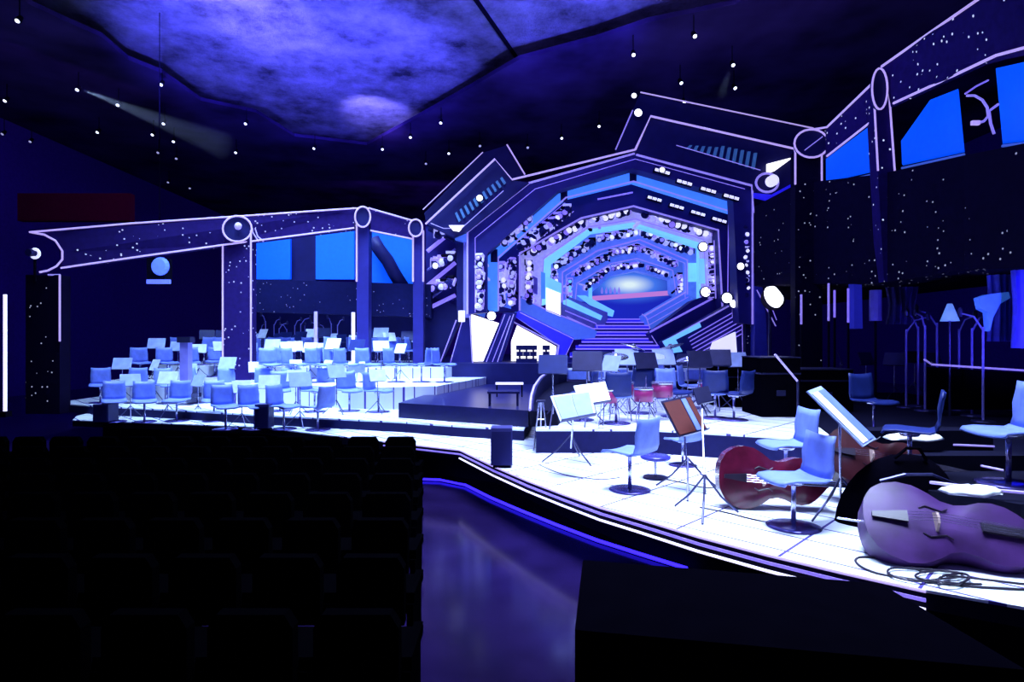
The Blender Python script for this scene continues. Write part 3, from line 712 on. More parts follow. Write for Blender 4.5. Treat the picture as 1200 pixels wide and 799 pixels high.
def lring(px, py, rx, ry, label, extra=None):
    t = thing('neon_ring', label, 'neon ring', tuple(LP(px, py + ry, -.2)))
    MB().prism([LP(x, y, -.12) for x, y in ellipse(px, py, rx, ry)], (0, .08, 0)).build('disc', NAVY2, t, world=True)
    ltube('ring_strip', ellipse(px, py, rx, ry), t, 2.2, NEON, -.16, True)
    return t
t = lring(278, 268, 17, 15, 'round neon ring with a lit lamp on top of the left arcade column')
MB().lathe([(0, 0), (.1, 0), (.07, .06), (0, .08)], LP(279, 265, -.2), 12, Matrix.Rotation(PI / 2, 4, 'X')).build('lamp', NEON_DIM, t, world=True)
lring(425, 254, 9, 12, 'small neon ring on the narrow navy column')
lring(487, 267, 8, 10, 'smallest neon ring where the arcade meets the portal')
t = thing('neon_arc', 'half round neon arc at the left end of the long beam', 'neon arc', tuple(LP(60, 314)))
ltube('arc_strip', [(36, 272), (52, 275), (65, 282), (73, 294), (73, 304), (66, 312), (56, 317), (46, 319)], t, 2.2, NEON)
ltube('stub_strip', [(56, 322), (71, 322)], t, 1.6, NEON_DIM)
t = thing('round_lamp', 'small ring lamp inside the neon arc at far left', 'stage light', tuple(P(41, 297, 13.9)))
MB().tube([P(x, y, 13.9) for x, y in ellipse(41, 297, 5, 5, 14)], .035, closed=True).build('ring_strip', LAMPSOFT, t, world=True)
MB().lathe([(0, 0), (.12, 0), (.08, .2), (0, .2)], P(41, 297, 14.0), 12, Matrix.Rotation(PI / 2, 4, 'X')).build('housing', NAVY2, t, world=True)
MB().cyl(P(41, 302, 14.15), P(41, 330, 14.3), .03).build('bracket', RIG, t, world=True)
# blue stage wash lamp
t = thing('wash_light', 'bright blue twin wash lamp hanging in the left opening', 'stage light', tuple(P(187, 330, 17)))
MB().lathe([(0, 0), (.26, 0), (.2, .1), (0, .12)], P(188, 312, 16.9), 16, Matrix.Rotation(PI / 2, 4, 'X')).build('upper_lens', mat('blue_lens', (.1, .2, 1), .4, emit=(.07, .14, 1), es=1.4), t, world=True)
MB().box(P(186, 330, 16.9), (.65, .08, .12)).build('lower_lens', mat('blue_lens_dim', (.1, .2, 1), .4, emit=(.12, .16, 1), es=1.1), t, world=True)
MB().box(P(187, 318, 17.2), (.5, .4, .75)).build('housing', RIG, t, world=True)
MB().cyl(P(187, 300, 17.2), (P(187, 300, 17.2).x, 17.2, 11.2), .012).build('hanging_rod', RIG, t, world=True)
# blue windows behind
for i, (pts, w) in enumerate((([(296, 281), (340, 278), (340, 327), (296, 327)], 'left'), ([(370, 276), (415, 270), (415, 327), (370, 327)], 'middle'), ([(436, 271), (484, 280), (484, 336), (436, 331)], 'right'))):
    o = panel('blue_window_panel', pts, 18.6, .12, SKYBLUE); o.data.materials[0] = SKYBLUE
    tag(o, f'{w} bright blue backlit window panel behind the left arcade', 'window panel')
t = thing('gallery', 'dark navy gallery front below the three blue windows', 'gallery', tuple(P(400, 395, 18.4)))
MB().prism([P(294, 327, 18.0), P(505, 333, 18.0), P(505, 372, 18.0), P(294, 365, 18.0)], (0, .5, 0)).build('gallery_front', SPECKD, t, world=True)
MB().prism([P(340, 276, 18.8), P(370, 274, 18.8), P(370, 330, 18.8), P(340, 330, 18.8)], (0, .3, 0)).build('gallery_pier', NAVY2, t, world=True)
MB().prism([P(294, 355, 23), P(505, 355, 23), P(505, 426, 23), P(294, 426, 23)], (0, .2, 0)).build('gallery_back', NAVY2, t, world=True)
t = thing('curved_prop', 'dark curving trunk shape crossing the third blue window', 'prop', tuple(P(460, 335, 18.2)))
MB().tube([P(x, y, 18.3) for x, y in ((437, 280), (444, 292), (454, 305), (462, 320), (472, 336))], .2, 10).build('trunk', NAVY2, t, smooth=True, world=True)
# bright poles
for x, y0, y1, w in ((370, 365, 424, 'left of the middle poles'), (414, 366, 430, 'brightest, in the centre of the left arcade'), (427, 360, 412, 'right of the middle poles')):
    t = thing('lit_pole', 'thin white lit pole, ' + w, 'pole', tuple(P(x, 428, 17.2)))
    MB().cyl(P(x, y0, 17.2), P(x, y1, 17.2), .05).build('tube', NEON_WHITE if x == 414 else NEON_DIM, t, world=True)
    MB().cyl((P(x, 0, 17.2).x, 17.2, 1.0), P(x, y1, 17.2) + Vector((0, 0, .0)), .03).build('foot', RIG, t, world=True)
# blue vertical screen tower
t = thing('equipment_tower', 'narrow blue lit equipment tower behind the left chairs', 'tower', tuple(P(218, 470, 14.8)))
D = 14.6
MB().box(((P(218, 0, D).x), D, (P(0, 395, D).z + .37) / 2), (.2, .2, P(0, 395, D).z - .37)).build('mast', SETLILAC, t, world=True)
MB().box(P(218, 398, D - .02), (.32, .24, .14)).build('head', DARKMETAL, t, world=True)
MB().box((P(218, 0, D).x, D, .42), (.5, .5, .1)).build('foot', DARKMETAL, t, world=True)

# small dark posts on the stage lip
for x, y0, y1, wd_, z, lab in ((588, 503, 549, 25, 0, 'square navy box speaker at the kink of the stage edge'), (310, 476, 506, 16, 0, 'slim black box speaker on the left stage edge among white chairs'), (124, 476, 498, 18, 0, 'black box speaker at the far left end of the stage')):
    p = PZ(x, y1 - 3, z); h = (y1 - y0) / F * p.y; w = wd_ / F * p.y
    t = thing('box_speaker', lab, 'speaker', (p.x, p.y, z))
    MB().box((0, 0, h / 2 + .02), (w, w, h - .04)).build('cabinet', mat('speaker_navy', (.02, .02, .14), .5), t)
    MB().box((0, -w / 2 - .004, h / 2), (w * .86, .012, h * .84)).build('grille', NAVY2, t)
    MB().box((0, 0, .01), (w * .8, w * .8, .02)).build('base', RIG, t)

# ================================================================== RIGHT LED ARCADE
def RD(px): return lerp(14.2, 8.6, max(0, min(1.3, (px - 945) / 255)) ** .9)
def RPt(x, y, dd=0): return P(x, y, RD(x) + dd)
def rtube(name, pts, parent, w=2.4, m=NEON, dd=-.07, closed=False):
    return MB().tube([RPt(x, y, dd) for x, y in pts], w / 2 / F * RD(pts[0][0]), closed=closed).build(name, m, parent, world=True)
def rpanel(name, pts, th, m, parent, dd=0): return MB().prism([RPt(x, y, dd) for x, y in pts], (.1, th, 0)).build(name, m, parent, world=True)
t = thing('light_beam', 'star cloth beam rising from the portal to the tall right column', 'beam', tuple(RPt(995, 170)))
rpanel('beam_panel', [(969, 149), (1024, 96), (1024, 140), (969, 183)], .3, SPECK, t)
rtube('upper_strip', [(950, 152), (969, 149), (1024, 96)], t); rtube('lower_strip', [(969, 183), (1024, 140)], t)
t = thing('light_beam', 'large star cloth beam sweeping overhead to the top right corner', 'beam', tuple(RPt(1120, 90)))
rpanel('beam_panel', [(1033, 78), (1145, 0), (1262, -85), (1262, 44), (1200, 56), (1167, 65), (1047, 121)], .3, SPECK, t)
rtube('upper_strip', [(1033, 78), (1090, 38), (1145, 0), (1262, -85)], t, 2.8)
rtube('lower_strip', [(1047, 121), (1110, 92), (1167, 65), (1200, 56), (1262, 44)], t, 2.8)
rtube('inner_strip', [(1182, -14), (1176, -2), (1170, 16)], t, 3.2)
def rcol(xt0, xt1, xb0, xb1, y0, y1, label, m, ys):
    D = RD((xt0 + xt1) / 2) - .05
    t = thing('light_column', label, 'column', (P(xb0, 0, D).x, D, .37))
    k = (400 - y1) and 1
    MB().prism([P(xt0, y0, D), P(xt1, y0, D), P(xb1, y1, D), P(xb0, y1, D)], (.05, .35, 0)).build('column_panel', m, t, world=True)
    MB().tube([P(xt0, y0, D - .06), P(lerp(xt0, xb0, (ys - y0) / (y1 - y0)), ys, D - .06)], 2.4 / 2 / F * D).build('neon_strip', NEON, t, world=True)
    MB().tube([P(xt1, y0, D - .06), P(lerp(xt1, xb1, (ys - y0) / (y1 - y0)), ys, D - .06)], 2.4 / 2 / F * D).build('neon_strip', NEON, t, world=True)
    return t
rcol(932, 963, 932, 964, 176, 440, 'star cloth column under the tilted neon oval beside the portal', SPECKB, 216)
rcol(1024, 1042, 1036, 1058, 110, 330, 'tall slender neon edged column on the right', SPECK, 200)
def rring(px, py, rx, ry, label, slash=False):
    t = thing('neon_ring', label, 'neon ring', tuple(RPt(px, py + ry, -.3)))
    D = RD(px) - .3
    MB().prism([P(x, y, D + .05) for x, y in ellipse(px, py, rx, ry)], (0, .08, 0)).build('disc', NAVY2, t, world=True)
    MB().tube([P(x, y, D) for x, y in ellipse(px, py, rx, ry)], 2.4 / 2 / F * D, closed=True).build('ring_strip', NEON, t, world=True)
    if slash: MB().tube([P(px - 8, py + 8, D), P(px + 13, py - 8, D)], 1.1 / 2 / F * D).build('slash_strip', NEON_DIM, t, world=True)
rring(951, 168, 20, 16.5, 'wide neon oval with a slash at the right shoulder of the portal', True)
rring(1031, 104, 9, 24, 'tall narrow neon oval on top of the right column')
# windows
for i, (pts, w) in enumerate((([(968, 186), (1024, 144), (1029, 198), (968, 212)], 'smallest, nearest the portal'), ([(1056, 165), (1090, 117), (1123, 104), (1130, 176), (1057, 192)], 'middle one, slanting top'), ([(1167, 80), (1230, 66), (1230, 160), (1175, 166)], 'rightmost, cut by the picture edge'))):
    o = MB().prism([RPt(x, y, 1.2) for x, y in pts], (.1, .12, 0)).build('blue_window_panel', SKYBLUE)
    tag(o, f'bright blue backlit window panel of the right arcade, {w}', 'window panel')
    q = pts[-2:] 
    o2 = MB().tube([RPt(x, y + 5, 1.1) for x, y in q], .025).build('window_sill_strip', LEDMID, None)
    tag(o2, f'thin blue sill light under the right arcade window, {w}', 'light strip')
# right gallery mass
t = thing('gallery', 'massive black star cloth gallery front on the right', 'gallery', (6, 13, 2.9))
gx = [P(884, 0, 16.4), P(935, 0, 14.6), P(1031, 0, 12.2), P(1130, 0, 10.3), P(1290, 0, 8.0)]
tops = [P(884, 242, 16.4).z, P(935, 215, 14.6).z, P(1031, 204, 12.2).z, P(1130, 182, 10.3).z, P(1290, 150, 8.0).z]
bots = [P(884, 335, 16.4).z, P(935, 333, 14.6).z, P(1031, 332, 12.2).z, P(1130, 316, 10.3).z, P(1290, 310, 8.0).z]
for i in range(4):
    a, b_ = gx[i], gx[i + 1]
    MB().prism([(a.x, a.y, tops[i]), (b_.x, b_.y, tops[i + 1]), (b_.x, b_.y, bots[i + 1]), (a.x, a.y, bots[i])], (.8, .9, 0)).build('gallery_front', SPECKB, t, world=True)
MB().slab([(p.x + .4, p.y + .4) for p in gx] + [(gx[-1].x + 3, gx[-1].y + 3), (gx[0].x + 4, gx[0].y + 4)], 3.0, 3.3).build('gallery_deck', RIG, t, world=True)
# curl ornament
t = thing('neon_curl', 'faint violet curling ornament between the two right windows', 'ornament', tuple(P(1145, 160, 10.2)))
MB().tube([P(x, y, 10.2) for x, y in ((1133, 112), (1142, 112), (1151, 117), (1157, 126), (1158, 136), (1153, 142), (1143, 145))], .022).build('curl', NEON_DIM, t, world=True)
MB().tube([P(x, y, 10.2) for x, y in ((1131, 110), (1144, 101), (1158, 94))], .015).build('curl', NEON_VIOLET, t, world=True)
MB().tube([P(x, y, 10.2) for x, y in ((1170, 122), (1159, 130), (1161, 145), (1165, 157))], .022).build('curl', NEON_DIM, t, world=True)
MB().box(P(1143, 144, 10.15), (.13, .05, .07)).build('lamp', NEON, t, world=True)
# stuff under the right gallery ------------------------------------------------
t = thing('lit_pole', 'broad blue glowing column below the right gallery', 'pole', tuple(P(1005, 430, 13.5)))
MB().prism([P(1000, 290, 13.0), P(1009, 290, 13.0), P(1011, 385, 13.0), P(1001, 385, 13.0)], (0, .2, 0)).build('tube', mat('pole_blue', (.02, .02, .3), .5, emit=(.006, .008, .2), es=1), t, world=True)
MB().box(P(1004.5, 298, 12.95), (.17, .1, .22)).build('lamp', LEDMID, t, world=True)
for x, y0, y1, w, m in ((939, 345, 380, 'nearest the floodlight', NEON_DIM), (971, 332, 376, 'tallest pale one of the row', NEON_DIM), (978, 340, 372, 'just right of the tallest one', NEON_VIOLET), (994, 338, 378, 'just left of the blue column', NEON_VIOLET), (1026, 340, 376, 'grey, right of the blue column', SETLILAC)):
    t = thing('lit_pole', 'thin pole under the right gallery, ' + w, 'pole', tuple(P(x, 420, 13)))
    MB().cyl(P(x, y0, 13), P(x, y1, 13), .022 if x != 1026 else .12).build('tube', m, t, world=True)
    MB().cyl(P(x, y1, 13), (P(x, 0, 13).x, 13, .37), .025).build('foot', RIG, t, world=True)
strips_right = [((930, 352), (937, 346)), ]
t = thing('rail_light', 'thin pale light rail above the black riser at right edge', 'light strip', tuple(P(1140, 440, 11)))
MB().tube([P(1083, 421, 11), P(1092, 427, 11), P(1200, 434, 10.6), P(1250, 437, 10.4)], .018).build('tube', NEON_DIM, t, world=True)
MB().prism([P(1090, 430, 11.1), P(1250, 440, 10.5), P(1250, 480, 10.5), P(1090, 480, 11.1)], (0, .1, 0)).build('rail_panel', BLACKCLOTH, t, world=True)
# curtains
def curtain(x0, x1, y0, y1, D, label, m, folds=5):
    n = folds * 8; mb = MB(); vs = []; a = P(x0, y0, D); b2 = P(x1, y1, D)
    for k, z in ((0, a.z), (1, (a.z + b2.z) / 2), (2, b2.z)):
        for i in range(n + 1):
            q = i / n; pinch = (1 - .25 * (k == 1)); xm = (a.x + b2.x) / 2
            vs.append((xm + (lerp(a.x, b2.x, q) - xm) * pinch, D + .1 * math.sin(q * folds * 2 * PI), z))
    off = len(vs); vs += [(x, y + .03, z) for x, y, z in vs]
    fs = []
    for k in range(2):
        for i in range(n):
            j = k * (n + 1) + i; fs += [(j, j + 1, j + n + 2, j + n + 1), (off + j, off + j + n + 1, off + j + n + 2, off + j + 1)]
    o = mb.add(vs, fs).build('curtain', m, smooth=True); tag(o, label, 'curtain'); return o
curtain(1161, 1183, 322, 400, 10.5, 'deep blue lit drape gathered below the right gallery', DRAPE, 3)
curtain(1190, 1215, 316, 408, 9.5, 'violet blue lit drape cut by the right picture edge', DRAPE, 3)
curtain(1040, 1075, 336, 380, 13.5, 'faint violet drape behind the right side stands', mat('drape_dim', (.05, .03, .25), .8), 5)
t = thing('swag_drape', 'light blue swag tied across the drapes at right edge', 'drape', tuple(P(1165, 362, 10)))
MB().prism([P(x, y, 10.1) for x, y in ((1147, 349), (1158, 345), (1182, 342), (1184, 349), (1172, 356), (1164, 372), (1160, 388), (1158, 366), (1150, 362))], (0, .12, 0)).build('cloth', mat('swag_cloth', (.15, .35, .9), .6, emit=(.02, .09, .45), es=.6), t, world=True)  # faint emission stands in for blue light on the cloth
t = thing('lampshade', 'pale blue cone lampshade glowing under the right gallery', 'lamp', tuple(P(1113, 377, 11)))
pc = P(1113, 366, 11)
MB().lathe([(.04, .16), (.15, -.16), (.14, -.16), (.03, .15)], pc, 18).build('shade', mat('shade_cloth', (.3, .5, .9), .6, emit=(.10, .22, .62), es=.9), t, smooth=True, world=True)
MB().cyl((pc.x, pc.y, pc.z - .12), (pc.x, pc.y, .37), .02).build('pole', DARKMETAL, t, world=True)
# ================================================================== ORCHESTRA FURNITURE
ch = thing('shell_chair', 'x', 'chair', (0, 0, 0))
def shell(prof, w, th, crown=.02):
    n = 6; mb = MB(); vs = []
    for sgn in (0, 1):
        for x, z in prof:
            for j in range(n + 1):
                q = j / n * 2 - 1; vs.append((x + (crown * q * q if abs(z - prof[0][1]) > .1 else 0), q * w / 2 * (1 - .06 * (z > .7)), z + crown * q * q * (abs(x) < .3) - sgn * th * .5 + 0))
    k = len(prof); m_ = n + 1; off = k * m_
    # second skin displaced backwards/below
    vs2 = []
    for i, v in enumerate(vs[:off]): vs2.append(v)
    for i, (x, z) in enumerate(prof):
        a = prof[max(0, i - 1)]; b = prof[min(k - 1, i + 1)]; dx, dz = b[0] - a[0], b[1] - a[1]; L = math.hypot(dx, dz)
        nx, nz = (-dz / L, dx / L)
        for j in range(m_):
            v = vs[i * m_ + j]; vs2.append((v[0] + nx * th * (1 if nz < 0 or nx < 0 else -1), v[1], v[2] + nz * th * (1 if nz < 0 or nx < 0 else -1)))
    fs = []
    for i in range(k - 1):
        for j in range(n):
            a = i * m_ + j; fs += [(a, a + 1, a + m_ + 1, a + m_), (off + a, off + a + m_, off + a + m_ + 1, off + a + 1)]
    for i in range(k - 1):
        for j in (0, n):
            a = i * m_ + j; fs.append((a, a + m_, off + a + m_, off + a))
    for j in range(n):
        fs.append((j, off + j, off + j + 1, j + 1)); a = (k - 1) * m_ + j; fs.append((a, a + 1, off + a + 1, off + a))
    return mb.add(vs2, fs)
shell([(.25, .425), (.22, .455), (.12, .465), (-.05, .455), (-.17, .45), (-.215, .47)], .46, .02).build('seat', CHAIRW, ch, smooth=True)
shell([(-.215, .47), (-.24, .54), (-.255, .66), (-.275, .78), (-.29, .86)], .44, .02).build('backrest', CHAIRW, ch, smooth=True)
MB().cyl((0, 0, .02), (0, 0, .44), .022).cyl((0, 0, .40), (0, 0, .45), .08, .12, 12).build('pedestal', CHROME, ch, smooth=True)
MB().lathe([(0, 0), (.24, 0), (.245, .008), (.2, .02), (.05, .028), (0, .03)], n=28).build('base', mat('chair_base', (.10, .08, .35), .2, metal=.6), ch, smooth=True)
freeze(ch)
# music stand
ms = thing('music_stand', 'x', 'music stand', (0, 0, 0))
for k in range(3):
    a = k * 2 * PI / 3 + .4
    MB().tube([(0, 0, .36), (.18 * math.cos(a), .18 * math.sin(a), .16), (.34 * math.cos(a), .34 * math.sin(a), .012)], .011).build('leg', DARKMETAL, ms)
MB().cyl((0, 0, .22), (0, 0, 1.0), .012).cyl((0, 0, .5), (0, 0, .62), .018).build('pole', CHROME, ms)
Rm = Matrix.Rotation(math.radians(-22), 4, 'X')
MB().box((0, 0, 1.08), (.50, .012, .34), M=Rm).build('desk', DESKW, ms)
MB().box((0, -.01, .92), (.50, .07, .015), M=Rm).build('desk_lip', DARKMETAL, ms)
freeze(ms)

rows = [  # (label, depth, z, px start, px end, count)
    ('front', 13.0, 0, 132, 248, 4, (492)), ('lower front', 11.9, 0, 262, 372, 4, 490),
    ('second', 14.9, .2, 120, 385, 8, 0), ('third', 13.2, .2, 330, 445, 4, 0),
    ('fourth', 16.6, .70, 165, 395, 9, 0), ('fifth', 15.2, .70, 318, 520, 8, 0),
    ('sixth', 18.9, 1.0, 215, 420, 9, 0), ('seventh', 17.1, 1.0, 395, 490, 5, 0), ('back', 20.6, 1.0, 262, 478, 12, 0)]
WH = {'front': 'at the stage edge far left', 'lower front': 'at the stage edge left of centre', 'second': 'along the first riser of the left block', 'third': 'on the first riser beside the dark wedge',
      'fourth': 'in the middle of the left block', 'fifth': 'on the second riser near the dark wedge', 'sixth': 'in the row before the left columns', 'seventh': 'on the top riser near the portal', 'back': 'in the rearmost left row'}
COLS = [(261, 294, 16.1), (418, 432, 17.2), (484, 496, 17.6)]
for lab, D, z, x0, x1, n, _ in rows:
    for i in range(n):
        x = lerp(x0, x1, i / (n - 1)) + random.uniform(-3, 3)
        d = D + random.uniform(-.12, .12)
        if any(a - 22 < x < b + 22 and abs(d - dc) < .9 for a, b, dc in COLS): d = d + (1.0 if d > 16.4 else -1.0); z = z
        place(ch, ((x - CX) / F * d, d, z), (0, 0, random.choice([-.9, -.6, -.3, 2.6, -1.2]) + random.uniform(-.2, .2)),
              f'{nth(i, n)} pale shell chair {WH[lab]}', 'pale shell chairs of the left orchestra block')
srows = [('front', 13.5, 0, 150, 236, 3), ('lower front', 12.3, 0, 285, 350, 3), ('second', 15.3, .2, 145, 420, 8), ('third', 12.7, .2, 350, 440, 3), ('fourth', 17.2, .70, 180, 372, 8), ('fifth', 15.9, .70, 340, 470, 6), ('sixth', 19.6, 1.0, 240, 400, 8), ('seventh', 18.2, 1.0, 425, 478, 4), ('back', 21.2, 1.0, 300, 478, 9)]
for lab, D, z, x0, x1, n in srows:
    for i in range(n):
        x = lerp(x0, x1, i / (n - 1)) + random.uniform(-4, 4); d = D + random.uniform(-.1, .1)
        place(ms, ((x - CX) / F * d, d, z), (0, 0, random.uniform(-.9, .9)), f'{nth(i, n)} music stand {WH[lab]}', 'music stands of the left orchestra block', scale=random.uniform(.75, .95), mats={'desk': random.choice([DESKW, MIXW, MIXW, CHAIRB])})
# tall thin microphone stands at the back left
mic = thing('microphone_stand', 'x', 'microphone stand', (0, 0, 0))
MB().lathe([(0, 0), (.15, 0), (.14, .02), (0, .03)], n=14).build('base', DARKMETAL, mic)
MB().cyl((0, 0, .02), (0, 0, 1.35), .016).build('pole', SETLILAC, mic)
MB().tube([(0, 0, 1.3), (.12, -.05, 1.5), (.3, -.1, 1.56)], .014).build('boom', SETLILAC, mic)
MB().lathe([(0, 0), (.03, .01), (.035, .1), (.02, .14), (0, .15)], (.3, -.1, 1.5), 10).build('microphone', DARKMETAL, mic)
freeze(mic)
for i in range(14):
    x = 298 + i * 7.6 + random.uniform(-2, 2); d = 21.6 + random.uniform(-.3, .3)
    place(mic, ((x - CX) / F * d, d, 1.0), (0, 0, random.uniform(-2, 2)), f'{nth(i, 14)} slim violet microphone stand behind the rear chairs', 'microphone stands behind the left block', scale=random.uniform(.85, 1.15))

# ---- foreground furniture on white floor
def at(x, y, z=0): return PZ(x, y, z)
place(ch, at(930, 617), (0, 0, PI + .15), 'pale shell chair on a large round base near the stage edge, right of centre', scale=1.0)
place(ch, at(738, 574), (0, 0, PI - .85), 'pale shell chair facing away beside the round stool, centre front', scale=1.0)
d9 = 6.9
place(ch, ((921 - CX) / F * d9, d9, .1), (0, 0, PI + .1), 'pale shell chair directly behind the chair with the large round base', scale=1.0)
place(ch, (4.78, 5.75, .37), (0, 0, PI + .05), 'pale shell chair alone on the black riser at right', scale=1.12)
place(ch, at(1024, 505, .37), (0, 0, -PI / 2 + .2), 'navy shell chair behind the slanting music stand', mats={'seat': CHAIRB, 'backrest': CHAIRB})
place(ch, at(1066, 556, .37), (0, 0, PI - .6), 'navy shell chair back beside the white mound at right', mats={'seat': CHAIRB, 'backrest': CHAIRB}, scale=1.0)
place(ch, at(800, 545), (0, 0, PI / 2 + .3), 'low shell chair hidden behind the red score on its stand', scale=.8)
# round dark stool
p = at(768, 560)
t = thing('round_stool', 'low round stool with glossy dark top, centre front', 'stool', (p.x, p.y, 0))
MB().lathe([(0, .24), (.17, .24), (.19, .255), (.19, .275), (.17, .29), (0, .29)], n=26).build('seat', mat('stool_top', (.03, .03, .25), .2), t, smooth=True)
MB().cyl((0, 0, .02), (0, 0, .25), .02).build('pedestal', CHROME, t)
MB().lathe([(0, 0), (.16, 0), (.15, .02), (0, .025)], n=24).build('base', DARKMETAL, t)
# foreground stands with individually angled desks
def desk_stand(base, corners, label, m, foot=.36, pages=None, page_label=None):
    """tripod stand; corners = four (px, py, depth) of the desk plate, top-left first"""
    p = at(*base); t = thing('music_stand', label, 'music stand', (p.x, p.y, 0))
    c = [P(*q) for q in corners]; mid = sum(c, Vector()) / 4; nrm = (c[1] - c[0]).cross(c[3] - c[0]).normalized()
    if nrm.y > 0: nrm = -nrm
    MB().prism(c, -nrm * .015).build('desk', m, t, world=True)
    MB().prism([c[3], c[2], c[2] + nrm * .05, c[3] + nrm * .05], (0, 0, -.012)).build('desk_lip', DARKMETAL, t, world=True)
    MB().cyl((p.x, p.y, .2), mid - nrm * .03, .012).build('pole', CHROME, t, world=True)
    for k in range(3):
        a = k * 2 * PI / 3 + .3 + p.x
        MB().tube([(p.x, p.y, .40), (p.x + foot * .5 * math.cos(a), p.y + foot * .5 * math.sin(a), .17), (p.x + foot * math.cos(a), p.y + foot * math.sin(a), .012)], .011).build('leg', DARKMETAL, t, world=True)
    if pages:
        t2 = thing('open_score', page_label, 'sheet music', tuple(mid))
        for nm, q0, q1, mm in pages:
            a0, a1 = c[0].lerp(c[1], q0), c[0].lerp(c[1], q1); b0, b1 = c[3].lerp(c[2], q0), c[3].lerp(c[2], q1)
            pts = [a0.lerp(b0, .06), a1.lerp(b1, .06), a1.lerp(b1, .96), a0.lerp(b0, .96)]
            MB().prism([v + nrm * .01 for v in pts], -nrm * .007).build(nm, mm, t2, world=True)
    return t
REDSC = mat('score_red', (.09, .012, .01), .5)
desk_stand((669, 541), [(645, 464, 7.75), (692, 458, 7.9), (698, 486, 7.65), (657, 494, 7.5)], 'large music stand with pale blue desk left of centre front', DESKW, .42,
           [('left_page', .05, .48, CHAIRW), ('right_page', .5, .95, CHAIRW)], 'pale score open on the large stand left of centre')
desk_stand((704, 524), [(672, 452, 8.6), (709, 447, 8.7), (716, 470, 8.5), (682, 476, 8.4)], 'second pale desk music stand just behind the large one', MIXW, .4)
desk_stand((806, 577), [(775, 470, 7.1), (808, 463, 7.3), (829, 503, 7.1), (796, 512, 6.9)], 'music stand tilted sideways with an open red score, centre right', DARKMETAL, .42,
           [('left_page', .03, .60, REDSC), ('blue_page', .64, .80, CHAIRW), ('right_page', .82, .97, REDSC)], 'red score with a pale blue fold on the tilted centre right stand')
desk_stand((826, 603), [(812, 455, 6.9), (830, 452, 7.0), (836, 470, 6.9), (818, 474, 6.8)], 'music stand with a tiny dark desk just right of the red score', DARKMETAL, .36)
desk_stand((985, 606), [(946, 458, 5.6), (962, 452, 6.2), (1027, 514, 6.2), (1012, 523, 5.6)], 'tall music stand with a steep pale desk beside the double basses', DESKW, .40,
           [('left_page', .06, .46, PAPER), ('right_page', .5, .94, CHAIRW)], 'pale score lying on the steep stand beside the basses')
# tall tripod stool/stand at left (ladder shaped)
p = at(634, 528)
t = thing('tripod_stand', 'tall narrow chrome folding stand beside the curved platform', 'stand', (p.x, p.y, 0))
for a, b_ in (((-.12, .0), (-.03, 0)), ((.12, 0), (.03, 0)), ((0, .22), (0, .02))):
    MB().cyl((a[0], a[1], 0), (b_[0], b_[1], .78), .014).build('leg', CHROME, t)
MB().cyl((-.09, 0, .25), (.09, 0, .25), .01).cyl((-.06, 0, .5), (.06, 0, .5), .01).build('rung', CHROME, t)
MB().box((0, 0, .79), (.14, .1, .03)).build('top_plate', DARKMETAL, t)
# centre cluster: stands, drums, cymbals, cases
random.seed(11)
cl = [(648, 500, .37), (688, 498, .37), (716, 486, .37), (735, 480, .37), (757, 486, .37), (778, 478, .37), (705, 474, .37), (820, 486, .37), (842, 480, .37), (865, 478, .37), (800, 470, .37), (745, 470, .37)]
for i, (x, y, z) in enumerate(sorted(cl)):
    place(ms, at(x, y, z), (0, 0, random.uniform(-1.2, 1.2)), f'{nth(i, len(cl))} music stand in the crowded centre group', 'music stands in the centre group', scale=random.uniform(.85, 1.0),
          mats={'desk': random.choice([DESKW, DARKMETAL, DARKMETAL, CHAIRB])})
cc = [(680, 492), (722, 496), (748, 484), (790, 488), (812, 478), (838, 490), (705, 466), (770, 466), (860, 492)]
for i, (x, y) in enumerate(sorted(cc)):
    place(ch, at(x, y, .37), (0, 0, random.uniform(0, 6)), f'{nth(i, len(cc))} shell chair in the crowded centre group', 'shell chairs in the centre group',
          mats={'seat': random.choice([CHAIRW, CHAIRB]), 'backrest': random.choice([CHAIRW, CHAIRB, CHAIRB])})
# percussion
dr = thing('drum', 'x', 'drum', (0, 0, 0))
MB().lathe([(.20, .45), (.20, .72)], n=22).build('shell', mat('drum_shell', (.25, .02, .12), .3), dr, smooth=True)
MB().lathe([(0, .715), (.205, .715), (.205, .735), (0, .738)], n=22).build('drumhead', PAPER, dr)
MB().lathe([(.21, .70), (.215, .72), (.21, .74)], n=22).build('rim', CHROME, dr)
for k in range(3): MB().cyl((.19 * math.cos(k * 2.1), .19 * math.sin(k * 2.1), .5), (.26 * math.cos(k * 2.1), .26 * math.sin(k * 2.1), 0), .012).build('leg', CHROME, dr)
freeze(dr)
for i, (x, y, s) in enumerate(((712, 497, .8), (730, 492, .9), (754, 495, .8), (776, 492, .9), (828, 483, .8))):
    place(dr, at(x, y, .37), (0, 0, i), f'{nth(i, 5)} drum in the centre percussion group', 'drums in the percussion group', scale=s)
cy = thing('cymbal_stand', 'x', 'cymbal', (0, 0, 0))
for k in range(3): MB().cyl((0, 0, .35), (.26 * math.cos(k * 2.1), .26 * math.sin(k * 2.1), 0.01), .011).build('leg', CHROME, cy)
MB().cyl((0, 0, .3), (0, 0, 1.16), .012).build('pole', CHROME, cy)
MB().lathe([(.25, .0), (.12, .02), (.05, .03), (.03, .06), (0, .065)], (0, 0, 1.14), 22, Matrix.Rotation(.3, 4, 'X')).build('cymbal', mat('cymbal_metal', (.7, .7, .8), .2, metal=.9), cy, smooth=True)
freeze(cy)
